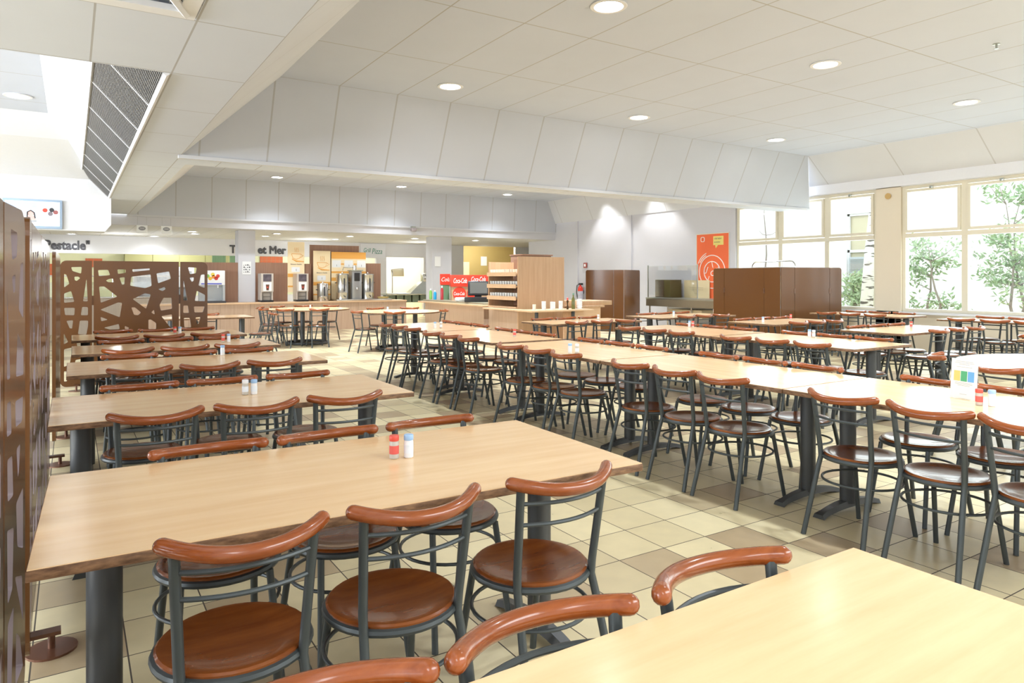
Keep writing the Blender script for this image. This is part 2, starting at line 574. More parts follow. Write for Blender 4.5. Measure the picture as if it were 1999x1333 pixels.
# back wall of the service zone with its openings
M_wall2 = mat('pale_grey_wall', (0.74, 0.74, 0.75), 0.6, noise=0.02, nscale=3)
wallbox('wall_back', M_wall2,
        (XL, YK, 2.13, 9.33, YK + 0.15, 2.72), (XL, YK, 0, -4.0, YK + 0.15, 2.13), (9.33, YK, 0, 9.72, YK + 0.15, 2.72),
        (9.72, YK, 2.17, 11.21, YK + 0.15, 2.9), (11.21, YK, 0, 12.9, YK + 0.15, 2.9), (12.9, YK, 2.75, 15.3, YK + 0.15, 2.9),
        (15.3, YK, 0, 18.0, YK + 0.15, 2.9), (-4.0, YK, 0, 9.33, YK + 0.15, 0.85))
structure(B().box(XL, 18.95, 2.66, 17.9, YK, 2.72).build('ceiling', seams('service_ceiling', (0.72, 0.72, 0.71), (0.5, 0.5, 0.49), 0.6, 0.1, 0.6, 0.2, w=0.006), smooth=False))
wallbox('wall_bulkhead', M_wall, (0.61, 18.76, 2.66, WX + 0.02, 18.95, 2.9), (XL, 18.7, 2.66, 0.61, 18.95, 2.9))
# rooms behind
wallbox('wall_kitchen', M_green, (XL, 28.0, 0, 9.5, 28.1, 2.9))
wallbox('wall_kitchen', M_kcream, (9.5, 27.0, 0, 12.6, 27.1, 2.9), (9.4, YK + 0.15, 0, 9.5, 28, 2.9), (12.5, YK + 0.15, 0, 12.6, 27.0, 2.9))
wallbox('wall_kitchen', M_yroom, (12.6, 26.6, 0, 18.0, 26.7, 2.9), (17.9, 20.35, 0, 18.0, 26.6, 2.9))
structure(B().box(XL, YK + 0.15, 2.9, 18.0, 29, 3.0).build('ceiling', M_white, smooth=False))
wallbox('wall_left', M_wall, (XL - 0.1, YB, 0, XL, 28, 0.9), (XL - 0.1, 13.0, 0.9, XL, 28, 3.9), (XL - 0.1, YB, 3.4, XL, 13.0, 3.95))
wallbox('wall_front', M_wall, (XL, YB - 0.1, 0, WX, YB, 3.95))


def window(idx, y0, y1, xf, splits, zs=ZSILL, zh=ZHEAD, ztr=2.22):
    w = bpy.data.objects.new('window_%d' % idx, None); COL.objects.link(w)
    w.location = (xf, y0, zs); structure(w)
    L = y1 - y0; Hh = zh - zs; zt = ztr - zs
    f = B()
    f.box(0, 0, 0, 0.12, L, 0.06); f.box(0, 0, Hh - 0.06, 0.12, L, Hh)
    f.box(0, 0, 0.06, 0.12, 0.06, Hh - 0.06); f.box(0, L - 0.06, 0.06, 0.12, L, Hh - 0.06)
    f.box(-0.015, 0.06, zt - 0.045, 0.10, L - 0.06, zt + 0.035)
    cuts = [0] + [q - y0 for q in splits] + [L]
    for q in cuts[1:-1]:
        f.box(0, q - 0.05, 0.06, 0.11, q + 0.05, Hh - 0.06)
    f.build('window_frame', M_frame, w, smooth=False)
    for i in range(len(cuts) - 1):
        a = cuts[i] + 0.06; c = cuts[i + 1] - 0.06
        sash = B()
        z0, z1 = zt + 0.05, Hh - 0.07
        sash.box(-0.03, a, z0, 0.03, c, z0 + 0.05); sash.box(-0.03, a, z1 - 0.05, 0.03, c, z1)
        sash.box(-0.03, a, z0 + 0.05, 0.03, a + 0.05, z1 - 0.05); sash.box(-0.03, c - 0.05, z0 + 0.05, 0.03, c, z1 - 0.05)
        so = sash.build('sash', M_frame, w, smooth=False)
        B().box(0.0, a + 0.05, z0 + 0.05, 0.008, c - 0.05, z1 - 0.05).build('pane', M_glass, so, smooth=False)
        B().box(-0.06, (a + c) / 2 - 0.03, z1 - 0.02, -0.03, (a + c) / 2 + 0.03, z1 + 0.03, bev=0.005).build('catch', M_steel2, so)
        B().box(0.04, a, 0.06, 0.048, c, zt - 0.045).build('pane', M_glass, w, smooth=False)
    B().box(-0.10, -0.02, -0.04, 0.0, L + 0.02, 0.0).build('window_sill', M_white, w, smooth=False)
    return w


window(1, WIN1[0], WIN1[1], WX + 0.05, (8.97, 10.12))
window(2, WIN2[0], WIN2[1], WX + 0.05, (5.05, 6.27))
window(3, WIN3[0], WIN3[1], WX + 0.05, (1.1, 2.28))
window(4, WIN4[0], WIN4[1], WX + 0.05, (-3.0, -1.8))

# ---- ceiling downlights
def downlight_proto():
    t = thing('ceiling_downlight', '', 'ceiling light', (0, 0, 0))
    B().lathe([(0.125, 0.0), (0.165, 0.0), (0.172, -0.008), (0.165, -0.014), (0.135, -0.014), (0.125, -0.004)], seg=28).build('trim_ring', M_white, t)
    B().lathe([(0.001, -0.006), (0.124, -0.006), (0.124, -0.002), (0.001, -0.002)], seg=28).build('diffuser', M_lamp, t)
    return t


dl0 = downlight_proto()
used = [False]


def downlight(x, y, z, label, power=38, group=None, sc=1.0, spot=118, col=(0.87, 0.93, 1.0), far=False):
    if not used[0]:
        t = dl0; used[0] = True; t.location = (x, y, z); t['label'] = label
    else:
        t = copy_tree(dl0, (x, y, z), 0, label)
    if group: t['group'] = group
    t.scale = (sc, sc, sc)
    l = bpy.data.lights.new('downlight_bulb', 'SPOT')
    l.energy = power; l.spot_size = radians(spot); l.spot_blend = 0.9; l.shadow_soft_size = 0.12; l.color = col
    o = bpy.data.objects.new('downlight_bulb', l); COL.objects.link(o)
    o.location = (x, y, z - 0.03)
    return t


PW = 165
bay_lab = {(0, 1): 'round downlight in nearest bay ceiling, closest to left bulkhead, above nearest tables',
           (0, 2): 'round downlight over the left tables, just before the first bulkhead, top left of six',
           (1, 1): 'round downlight in the nearest bay, middle column, nearer row',
           (1, 2): 'round downlight in the nearest bay, middle column, next to first bulkhead',
           (2, 1): 'round downlight in the nearest bay, column next to windows, nearer row',
           (2, 2): 'round downlight in the nearest bay, column next to windows, by the bulkhead corner'}
for i, x in enumerate((4.17, 7.45, 10.75)):
    for j, y in enumerate((1.8, 4.95, 8.12)):
        if j == 0:  # row out of view: bulbs only, added without fixtures
            l = bpy.data.lights.new('downlight_bulb', 'SPOT'); l.energy = PW; l.spot_size = radians(118); l.spot_blend = .9; l.shadow_soft_size = .12; l.color = (0.87, 0.93, 1.0)
            o = bpy.data.objects.new('downlight_bulb', l); COL.objects.link(o); o.location = (x, y, ZC - 0.03)
            continue
        downlight(x, y, ZC, bay_lab[(i, j)], PW, 'downlights in the nearest bay')
for i, x in enumerate((4.3, 7.6, 11.0)):
    downlight(x, 17.7, ZC, 'small downlight seen under the long bulkhead, ' + ('left of three', 'middle of three', 'right of three')[i], PW, 'downlights in the second bay')
    for y in (14.5, 11.8):  # unseen bulbs without fixtures, added and boosted to light the second bay
        l = bpy.data.lights.new('downlight_bulb', 'SPOT'); l.energy = PW * 2.2; l.spot_size = radians(118); l.spot_blend = .9; l.shadow_soft_size = .12; l.color = (0.87, 0.93, 1.0)
        o = bpy.data.objects.new('downlight_bulb', l); COL.objects.link(o); o.location = (x, y, ZC - 0.03)
downlight(-0.62, 11.7, ZC, 'round downlight in the bright white bay at the upper left', 90)
for k, y in enumerate((15.9, 13.9)):
    l = bpy.data.lights.new('wall_wash_bulb', 'SPOT'); l.energy = 50; l.spot_size = radians(95); l.spot_blend = .5; l.shadow_soft_size = .06
    o = bpy.data.objects.new('wall_wash_bulb', l); COL.objects.link(o); o.location = (12.75, y, 3.86); o.rotation_euler = (0, radians(-14), 0)
srv = [(0.0, 23.4, 'by the grey lettering on the far left'), (2.1, 23.4, 'between the column and the far left lettering'),
       (2.75, 20.5, 'in the pair left of the white column, nearer one'), (2.95, 21.5, 'in the pair left of the white column, farther one'),
       (4.9, 21.6, 'just right of the white column, farther one'), (4.9, 20.2, 'just right of the white column, nearer one'),
       (7.2, 22.1, 'above the brown panel, farther one'), (7.06, 20.3, 'above the brown panel, nearer one'),
       (9.17, 20.3, 'in front of the kitchen hatch'), (11.36, 20.3, 'in front of the ochre room, rightmost')]
for (x, y, w) in srv:
    downlight(x, y, 2.66, 'bright downlight in low service ceiling, ' + w, 46, 'downlights in the low service ceiling', sc=0.8, spot=160)
for (x, y, p, c) in ((-2.0, 21.9, 9, (0.95, 0.97, 1)), (1.2, 22.6, 9, (0.95, 0.97, 1)), (6.6, 22.6, 12, (0.95, 0.97, 1)), (10.3, 22.4, 9, (0.95, 0.97, 1)), (3.0, 26.2, 60, (1, 1, 0.95)), (-3.0, 26.2, 60, (1, 1, 0.95)), (7.5, 26.2, 45, (1, 1, 0.95)), (10.9, 25.6, 75, (1, 0.95, 0.85)), (14.5, 25.2, 40, (1, 0.95, 0.85))):  # unseen point lamps added to brighten the service zone and rooms behind
    l = bpy.data.lights.new('unseen_fill_lamp', 'POINT'); l.energy = p; l.color = c; l.shadow_soft_size = 0.25
    o = bpy.data.objects.new('unseen_fill_lamp', l); COL.objects.link(o); o.location = (x, y, 2.6 if y > 24 else 2.2)

# ---- grilles in the left bay reveal
def grille(name, label, y0, y1, x0, z0, x1, z1, cell=False):
    t = thing(name, label, 'ceiling grille', (x0, y0, z0))
    d = Vector((x1 - x0, 0, z1 - z0)); Lr = d.length; d.normalize()
    nrm = Vector((d.z, 0, -d.x)) * -1  # towards the left bay, downward
    nrm = Vector((-abs(d.z), 0, -abs(d.x)))
    L = y1 - y0
    mt = Matrix(((d.x, 0, -nrm.x, 0), (0, 1, 0, 0), (d.z, 0, -nrm.z, 0), (0, 0, 0, 1)))
    B().box(0, 0, -0.015, Lr, L, -0.012, mtx=mt).build('backing', M_dark, t, smooth=False)
    sl = B()
    n = 44
    for k in range(n):
        a = Lr * (k + 0.5) / n
        sl.box(a - 0.0018, 0, -0.04, a + 0.0018, L, -0.018, mtx=mt)
    o = sl.build('louvre_slats', mat('louvre_grey', (0.30, 0.29, 0.28), 0.4), t, smooth=False)
    k = y0
    fr = B()
    fr.box(-0.03, 0, -0.045, 0.0, L, -0.01, mtx=mt); fr.box(Lr, 0, -0.06, Lr + 0.02, L, -0.01, mtx=mt)
    fr.build('frame', M_white, t, smooth=False)
    yy = 1.15
    while yy < L - 0.1:
        B().box(0, yy - 0.008, -0.045, Lr, yy + 0.008, -0.02, mtx=mt).build('cross_bar', M_white, t, smooth=False)
        yy += 1.19
    return t


grille('ceiling_grille', 'long dark louvred grille with white cross bars in the left ceiling reveal', 5.68, 15.05, 0.60, 2.93, 0.20, 3.365)
# eggcrate grille of the nearer bay
t = thing('ceiling_grille', 'dark eggcrate grille in a white frame at the top left edge', 'ceiling grille', (0.6, 4.4, 2.93))
b = B()
b.box(-2.4, -0.10, -0.04, 0.0, 0.0, -0.005); b.box(-0.09, -6.0, -0.04, 0.0, -0.10, -0.005)
b.build('frame', M_white, t, smooth=False)
b = B()
for k in range(24):
    b.box(-2.4, -0.14 - k * 0.06, 0.0, -0.09, -0.134 - k * 0.06, 0.05)
for k in range(38):
    b.box(-2.36 + k * 0.06, -1.6, 0.0, -2.354 + k * 0.06, -0.1, 0.05)
b.build('eggcrate', mat('eggcrate_grey', (0.33, 0.32, 0.30), 0.4), t, smooth=False)
B().box(-2.4, -1.6, 0.06, -0.09, -0.1, 0.07).build('backing', M_dark, t, smooth=False)
bb = B(); bb.tube([(-0.05, -0.06, -0.03), (-0.95, -2.2, -0.03)], 0.03, seg=4)
bb.build('cross_bar', M_white, t, smooth=False)

# ============================================================ CHAIRS
RAIL_Z = 0.775


def rail_path(n=18):
    pts = []
    for i in range(n + 1):
        s = -1 + 2 * i / n
        y = -0.268 + 0.092 * (abs(s) ** 2.1)
        pts.append((0.187 * s, y, RAIL_Z - 0.018 * (1 - s * s)))
    return pts


def make_chair():
    t = thing('bistro_chair', '', 'chair')
    B().tube(rail_path(), 0.0205, seg=14, round_end=True).build('backrest_rail', M_rail, t)
    # rear legs run from the floor, kink at the seat and carry the rail
    for s in (-1, 1):
        path = [(s * 0.172, -0.262, 0.0), (s * 0.150, -0.165, 0.36), (s * 0.146, -0.146, 0.42), (s * 0.149, -0.148, 0.47), (s * 0.163, -0.190, RAIL_Z - 0.012)]
        leg = B().tube(path, 0.0135, seg=10).build('rear_leg', M_metal, t)
        path = [(s * 0.165, 0.225, 0.0), (s * 0.138, 0.142, 0.415)]
        leg = B().tube(path, 0.0125, seg=10).build('front_leg', M_metal, t)
    for z, sag in ((0.710, 0.050), (0.642, 0.046)):
        f = (z - 0.47) / (RAIL_Z - 0.012 - 0.47)
        x = 0.149 + 0.014 * f; y = -0.148 - 0.042 * f
        pts = [(x * (-1 + 2 * i / 10), y - sag * (1 - (-1 + 2 * i / 10) ** 2) * 0.9, z) for i in range(11)]
        B().tube(pts, 0.0068, seg=8).build('crossbar', M_metal, t)
    prof = [(0.001, 0.4345), (0.09, 0.4355), (0.145, 0.440), (0.172, 0.446), (0.188, 0.446), (0.194, 0.441), (0.193, 0.434), (0.001, 0.428)]
    B().lathe(prof, seg=36).build('seat', M_seat, t)
    ring = [(0.193 * cos(2 * pi * k / 36), 0.193 * sin(2 * pi * k / 36), 0.423) for k in range(36)]
    B().tube(ring, 0.0125, seg=8, closed=True).build('seat_ring', M_metal, t)
    ring = [(0.199 * cos(2 * pi * k / 36), 0.199 * sin(2 * pi * k / 36), 0.30) for k in range(36)]
    B().tube(ring, 0.0068, seg=8, closed=True).build('foot_ring', M_metal, t)
    return t


chair0 = make_chair()
chair_used = [False]


def chair(x, y, rz, label, group):
    if not chair_used[0]:
        chair_used[0] = True
        chair0.location = (x, y, 0); chair0.rotation_euler = (0, 0, rz); chair0['label'] = label; chair0['group'] = group
        return chair0
    return copy_tree(chair0, (x, y, 0), rz, label, group)


# ============================================================ TABLES
def make_table(L, Wd, along='x'):
    """rectangular top L x Wd centred on origin, long axis along x or y"""
    t = thing('dining_table', '', 'table')
    hx, hy = (L / 2, Wd / 2) if along == 'x' else (Wd / 2, L / 2)
    B().box(-hx + 0.003, -hy + 0.003, 0.7475, hx - 0.003, hy - 0.003, 0.750).build('tabletop', M_top if along == 'x' else M_topy, t, smooth=False)
    B().box(-hx, -hy, 0.722, hx, hy, 0.7478, bev=0.003).build('table_edge', M_edge, t)
    for s in (-1, 1):
        c = s * (L / 2 - (0.155 if L > 1.77 else 0.130))
        px, py = (c, 0) if along == 'x' else (0, c)
        B().lathe([(0.046, 0.05), (0.046, 0.721)], (px, py, 0), seg=24).build('pole', M_pole, t)
        # arched foot bar, across the table
        bar = B()
        n = 12; hw = 0.29
        top = []; bot = []
        for i in range(n + 1):
            q = -1 + 2 * i / n
            zt = 0.065 - 0.040 * q * q
            top.append((q * hw, zt)); bot.append((q * hw, max(0.0, 0.03 * (1 - q * q) - 0.0)))
        vs = []; fs = []
        for i in range(n + 1):
            q = -1 + 2 * i / n
            w = 0.026 + 0.008 * (1 - abs(q)) + (0.012 if abs(q) > 0.9 else 0)
            a = top[i]; c2 = bot[i]
            for (dx, z) in ((-w, c2[1]), (w, c2[1]), (w * 0.7, a[1]), (-w * 0.7, a[1])):
                vs.append((px + dx, py + a[0], z) if along == 'x' else (px + a[0], py + dx, z))
        for i in range(n):
            o = i * 4
            for k in range(4):
                fs.append((o + k, o + (k + 1) % 4, o + 4 + (k + 1) % 4, o + 4 + k))
        fs.append((0, 1, 2, 3)); fs.append(tuple(n * 4 + k for k in (3, 2, 1, 0)))
        bar.add(vs, fs)
        bar.build('pedestal_foot', M_pole, t)
    return t


PROTO = {}
OFF = 0.115  # seat centre inside the table edge


def table(x0, y0, x1, y1, along, tlabel, name_in_label, group, sides, near=('near', 'far'), rot=0.0, off=None):
    OFF = off or 0.118
    OFB = off or 0.152
    cx, cy = (x0 + x1) / 2, (y0 + y1) / 2
    L = round((x1 - x0) if along == 'x' else (y1 - y0), 2)
    Wd = round((y1 - y0) if along == 'x' else (x1 - x0), 2)
    key = (L, Wd, along)
    if key not in PROTO:
        PROTO[key] = make_table(L, Wd, along)
        t = PROTO[key]; t.location = (cx, cy, 0); t.rotation_euler = (0, 0, rot); t['label'] = tlabel; t['group'] = group
    else:
        t = copy_tree(PROTO[key], (cx, cy, 0), rot, tlabel, group)
    for side, positions in sides.items():
        n = len(positions)
        for i, pos in enumerate(positions):
            j = R.uniform(-0.005, 0.005); jr = R.uniform(-0.03, 0.03); jo = R.uniform(-0.005, 0.005)
            if along == 'x':
                px = cx + pos + j
                if side == 0:   # near side, facing +Y
                    p = (px, y0 + OFF - jo); rz = 0
                else:
                    p = (px, y1 - OFB + jo); rz = pi
                order = ('leftmost', 'middle one', 'rightmost') if n == 3 else ('left one', 'right one')
                sd = near[side] + ' side'
            else:
                py = cy + pos + j
                if side == 0:   # left side, facing +X
                    p = (x0 + OFF - jo, py); rz = -pi / 2
                else:
                    p = (x1 - OFB + jo, py); rz = pi / 2
                order = ('nearest one', 'middle one', 'farthest one') if n == 3 else ('nearer one', 'farther one')
                sd = ('left', 'window')[side] + ' side'
            wd = order[i] if n > 1 else 'only one'
            chair(p[0], p[1], rz + jr, 'brown round-seat chair, %s of %s, %s' % (sd, name_in_label, wd), 'chairs at ' + name_in_label)
    return t


T3 = (-0.45, 0.0, 0.46)
GL = 'tables in the left row'
left = [
    (-0.14, 0.12, 1.60, 0.99, 'bare pale table filling the bottom right foreground', 'bottom foreground table', {1: (-0.44, -0.008, 0.447)}),
    (-0.075, 1.86, 1.715, 2.73, 'pale beech table, nearest whole one on the left, red and blue capped shakers', 'nearest left-row table', {0: (-0.45, 0.0, 0.50), 1: (-0.39, 0.06, 0.50)}),
    (-0.09, 3.68, 1.66, 4.55, 'beech table, second whole one back on the left by the screen', 'second left-row table', {0: T3, 1: T3}),
    (-0.03, 5.50, 1.73, 6.37, 'beech table, third back in the left row with a single blue shaker', 'third left-row table', {0: T3, 1: T3}),
    (0.0, 7.02, 1.74, 7.89, 'beech table, fourth back in the left row', 'fourth left-row table', {0: T3, 1: T3}),
    (0.0, 8.58, 1.74, 9.43, 'beech table, last of the left row in front of the cut-out screen', 'last left-row table', {0: T3, 1: T3}),
]
for i, (x0, y0, x1, y1, lab, nm, sd) in enumerate(left):
    table(x0, y0, x1, y1, 'x', lab, nm, GL, sd, rot=-0.03 if i == 1 else 0.0, off=0.152 if i == 0 else None)
GM = 'tables pushed end to end in the long middle row'
mid = [(0.96, 2.62, 'pale table at the near right end of the middle row with white menu card', 'first middle-row table'),
       (2.63, 4.29, 'table second from the near end of the middle row, lit by window glare', 'second middle-row table'),
       (4.31, 5.90, 'table in the centre of the long middle row, white shaker near its edge', 'third middle-row table'),
       (6.06, 7.68, 'fourth table of the middle row, one pale shaker on it', 'fourth middle-row table'),
       (7.74, 9.30, 'farthest table of the middle row, toward the wooden counters', 'last middle-row table')]
for i, (y0, y1, lab, nm) in enumerate(mid):
    sd = {0: (-0.44, -0.02, 0.42), 1: (-0.44, 0.0, 0.44)}
    dx = 0.16 if i == 4 else (0.05 if i == 3 else 0)
    table(3.53 + dx, y0, 4.41 + dx, y1, 'y', lab, nm, GM, sd)
GD = 'tables right of the middle row'
table(6.05, 3.73, 7.02, 5.42, 'y', 'beech table right of the middle row with strong window glare', 'glare-lit table right of middle row', GD, {0: T3, 1: T3})
table(6.07, 5.47, 7.04, 7.08, 'y', 'beech table behind the glare-lit one, before the solid brown screens', 'table behind the glare-lit one', GD, {0: T3, 1: T3})
GR = 'tables standing crosswise toward the windows'
table(5.73, 8.02, 7.42, 8.83, 'x', 'table in front of the wooden shelf unit with the white cups', 'shelf-unit table', GR, {0: T3, 1: T3})
table(8.10, 8.32, 9.92, 9.16, 'x', 'table before the poster wall, left of the solid brown screen', 'poster-wall table', GR, {0: (-0.38, 0.04, 0.465), 1: T3})
table(8.33, 6.31, 9.97, 7.15, 'x', 'table right in front of the wide solid brown screen', 'brown-screen table', GR, {0: (-0.38, 0.04, 0.465), 1: T3})
table(8.20, 4.45, 9.92, 5.25, 'x', 'table in the right middle whose left end faces the glare-lit table', 'right-middle table', GR, {0: (-0.21, 0.23, 0.67), 1: T3})
table(8.50, 2.60, 10.2, 3.42, 'x', 'table corner at the right picture edge below the window chairs', 'right-edge table', GR, {0: T3, 1: T3})
GW = 'tables along the windows'
table(11.72, 6.42, 12.56, 8.12, 'y', 'table by the window pillar, right of the solid brown screen', 'pillar window table', GW, {0: T3, 1: T3})
table(11.64, 4.10, 12.48, 5.80, 'y', 'table under the big window with the leafy shrubs', 'shrub window table', GW, {0: T3, 1: T3})
table(1.25, 12.30, 2.62, 13.10, 'x', 'small table between the cut-out screen and the drinks counter', 'table behind the cut-out screen', 'tables before the drinks counter', {1: (0.05,)})
chair(2.80, 12.65, pi / 2, 'brown chair at the right end of the table behind the cut-out screen', 'chairs at table behind the cut-out screen')


def round_table(cx, cy, r, label, nm, angs, group='round tables'):
    t = thing('round_table', label, 'table', (cx, cy, 0), 0, group)
    B().lathe([(0.001, 0.7475), (r - 0.003, 0.7475), (r - 0.003, 0.75), (0.001, 0.75)], seg=48).build('tabletop', M_top, t)
    B().lathe([(0.001, 0.722), (r - 0.003, 0.722), (r, 0.726), (r, 0.744), (r - 0.003, 0.7478), (0.001, 0.7478)], seg=48).build('table_edge', M_edge, t)
    for k in range(3):
        a = -pi / 2 - YAW + k * 2 * pi / 3
        px, py = 0.36 * cos(a), 0.36 * sin(a)
        B().lathe([(0.046, 0.02), (0.046, 0.721)], (px, py, 0), seg=20).build('pole', M_pole, t)
    ring = [(0.42 * cos(2 * pi * k / 40), 0.42 * sin(2 * pi * k / 40), 0.03) for k in range(40)]
    B().tube(ring, [0.028] * 40, seg=8, closed=True).build('ring_foot', M_pole, t)
    for i, (deg, w) in enumerate(angs):
        a = radians(deg)
        px, py = cx + (r - OFF + 0.02) * cos(a), cy + (r - OFF + 0.02) * sin(a)
        chair(px, py, a + pi / 2, 'brown round-seat chair at %s, %s' % (nm, w), 'chairs at ' + nm)


round_table(4.28, 15.0, 0.88, 'round table in front of the coffee machines counter, farthest left', 'round table by coffee counter',
            [(191, 'left end, nearer one'), (154, 'left end, farther one'), (227, 'front left, back to camera'), (268, 'front right, back to camera'), (42, 'back right'), (80, 'back middle'), (116, 'back left')])
round_table(5.47, 12.9, 0.83, 'round table between the coffee counter and the red cola counter', 'round table by cola counter',
            [(190, 'left end, turned sideways'), (243, 'front, back to camera'), (318, 'right end, turned sideways'), (52, 'back right'), (98, 'back left')])
round_table(6.38, 2.08, 0.86, 'round table at right edge behind the white menu card', 'round right-edge table',
            [(165, 'left side toward middle row'), (118, 'back left behind menu card'), (20, 'window side')])

# ============================================================ SHAKERS and card
def shaker_proto(capm, bodym, bandm):
    t = thing('spice_shaker', '', 'shaker')
    B().lathe([(0.014, 0.0), (0.017, 0.003), (0.017, 0.058), (0.0155, 0.062), (0.0155, 0.064)], seg=18).build('bottle', bodym, t)
    B().lathe([(0.0174, 0.018), (0.0174, 0.048)], seg=18).build('label_band', bandm, t)
    B().lathe([(0.0165, 0.064), (0.0175, 0.066), (0.0175, 0.081), (0.0155, 0.084), (0.001, 0.084)], seg=18).build('cap', capm, t)
    return t


M_clearbody = mat('shaker_contents', (0.55, 0.52, 0.46), 0.3)
M_redband = mat('red_label', (0.75, 0.12, 0.10), 0.5)
M_whband = mat('white_blue_label', (0.80, 0.86, 0.93), 0.5)
sp_red = shaker_proto(M_redcap, M_clearbody, M_redband)
sp_blue = shaker_proto(M_bluecap, M_cap, M_whband)
sp_grey = shaker_proto(M_cap, M_clearbody, M_whband)
SH = [  # proto, x, y, label
    (sp_red, 0.985, 2.36, 'red-capped pepper shaker on the nearest left-row table'),
    (sp_blue, 1.035, 2.345, 'blue-capped white salt shaker on the nearest left-row table'),
    (sp_grey, 0.82, 4.09, 'clear grey-capped shaker on the second left-row table'),
    (sp_blue, 0.865, 4.08, 'blue-capped white shaker on the second left-row table'),
    (sp_blue, 1.08, 6.30, 'single blue and white shaker on the third left-row table'),
    (sp_red, 1.30, 7.55, 'red-capped shaker on the fourth left-row table'),
    (sp_blue, 1.355, 7.56, 'blue-capped shaker on the fourth left-row table'),
    (sp_red, 1.02, 8.98, 'red shaker on the last left-row table before the screen'),
    (sp_blue, 1.07, 8.97, 'blue shaker on the last left-row table before the screen'),
    (sp_blue, 3.99, 8.2, 'white shaker on the farthest middle-row table, left of its pair'),
    (sp_grey, 4.06, 8.17, 'grey shaker on the farthest middle-row table, right of its pair'),
    (sp_red, 4.17, 6.56, 'pale shaker with red label alone on the fourth middle-row table'),
    (sp_blue, 3.66, 4.86, 'tall white and blue shaker near the edge of the third middle-row table'),
    (sp_grey, 3.69, 4.80, 'clear shaker near the edge of the third middle-row table'),
    (sp_red, 3.93, 1.75, 'red-capped shaker beside the white menu card'),
    (sp_blue, 3.95, 1.70, 'blue-capped shaker beside the white menu card'),
    (sp_blue, 6.90, 4.78, 'white shaker on the glare-lit table right of the middle row'),
    (sp_grey, 6.86, 4.70, 'grey shaker on the glare-lit table right of the middle row'),
    (sp_blue, 6.95, 6.60, 'white and blue shaker on the table behind the glare-lit one'),
    (sp_red, 6.95, 6.54, 'red shaker on the table behind the glare-lit one'),
    (sp_blue, 8.80, 8.72, 'small white shaker on the poster-wall table'),
    (sp_red, 9.30, 4.95, 'red shaker on the right-middle table toward the windows'),
    (sp_blue, 8.60, 6.72, 'white shaker on the brown-screen table, left one'),
    (sp_red, 9.60, 6.98, 'pink-capped shaker on the brown-screen table, right one'),
    (sp_grey, 6.95, 8.5, 'white shaker on the shelf-unit table'),
    (sp_grey, 4.28, 14.8, 'small shaker in the middle of the round table by coffee counter'),
    (sp_blue, 5.29, 13.0, 'small white shaker on the round table by cola counter'),
    (sp_blue, 6.72, 2.62, 'blue shaker on the round right-edge table'),
]
seen = set()
for (p, x, y, lab) in SH:
    if id(p) not in seen:
        seen.add(id(p)); p.location = (x, y, 0.75); p['label'] = lab; p['group'] = 'salt and pepper shakers'
    else:
        copy_tree(p, (x, y, 0.75), R.uniform(0, 6), lab, 'salt and pepper shakers')

# menu card in a clear stand
t = thing('menu_card', 'white menu card with yellow, green and blue squares in a clear stand', 'menu card', (4.055, 1.885, 0.75), 0)
ang = math.atan2(1.95 - 1.82, 4.07 - 4.04)
mt = Matrix.Rotation(radians(-103), 4, 'Z')
hw = 0.075
def cb(x0, y0, z0, x1, y1, z1):
    return B().box(x0, y0, z0, x1, y1, z1, mtx=mt @ Matrix.Rotation(radians(-4), 4, 'X'))
cb(-hw, -0.001, 0.004, hw, 0.001, 0.215).build('card', M_paper, t, smooth=False)
cb(-hw - 0.004, 0.0015, 0.001, hw + 0.004, 0.0035, 0.218).build('clear_stand', M_clear, t, smooth=False)
cb(-hw, -0.03, 0.0, hw, 0.04, 0.004).build('stand_foot', M_clear, t, smooth=False)
for k, cc in enumerate(((0.85, 0.60, 0.18), (0.08, 0.42, 0.20), (0.15, 0.42, 0.78))):
    x = -0.058 + k * 0.040
    cb(x, -0.0018, 0.095, x + 0.036, -0.0012, 0.150).build('coloured_square', mat('card_square_%s' % ('yellow', 'green', 'blue')[k], cc, 0.5), t, smooth=False)
lines = B()
for k, (z, w) in enumerate(((0.200, 0.05), (0.192, 0.055), (0.184, 0.03), (0.170, 0.045), (0.085, 0.05), (0.078, 0.05), (0.071, 0.035), (0.025, 0.02))):
    vs = Matrix.Rotation(radians(-4), 4, 'X')
    lines.box(-w, -0.0016, z, w, -0.0012, z + 0.0022, mtx=mt @ vs)
lines.build('printed_lines', mat('pale_print', (0.45, 0.47, 0.45), 0.6), t, smooth=False)

# ============================================================ CUT-OUT SCREENS
HL = [[(0.114, 1.538), (0.227, 1.542), (0.22, 1.457), (0.128, 1.49)], [(0.041, 1.455), (0.065, 1.443), (0.096, 1.331), (0.041, 1.285)], [(0.148, 1.42), (0.192, 1.42), (0.21, 1.4), (0.172, 1.365), (0.153, 1.377)], [(0.278, 1.394), (0.291, 1.109), (0.241, 1.11)], [(0.041, 1.211), (0.114, 1.241), (0.148, 1.106), (0.041, 1.096)], [(0.041, 1.033), (0.153, 1.031), (0.148, 0.939), (0.051, 0.944)], [(0.231, 1.041), (0.293, 1.037), (0.293, 0.935), (0.217, 0.937)], [(0.065, 0.872), (0.135, 0.876), (0.124, 0.773), (0.099, 0.779)], [(0.207, 0.87), (0.296, 0.867), (0.293, 0.795), (0.276, 0.691), (0.187, 0.701)], [(0.038, 0.719), (0.083, 0.608), (0.038, 0.582)],
      [(0.04, 0.52), (0.13, 0.54), (0.10, 0.33), (0.04, 0.30)], [(0.17, 0.62), (0.29, 0.60), (0.27, 0.43), (0.19, 0.47)], [(0.16, 0.38), (0.22, 0.39), (0.20, 0.16), (0.14, 0.20)], [(0.25, 0.36), (0.30, 0.34), (0.30, 0.17), (0.235, 0.15)], [(0.04, 0.25), (0.09, 0.24), (0.07, 0.12), (0.04, 0.12)]]
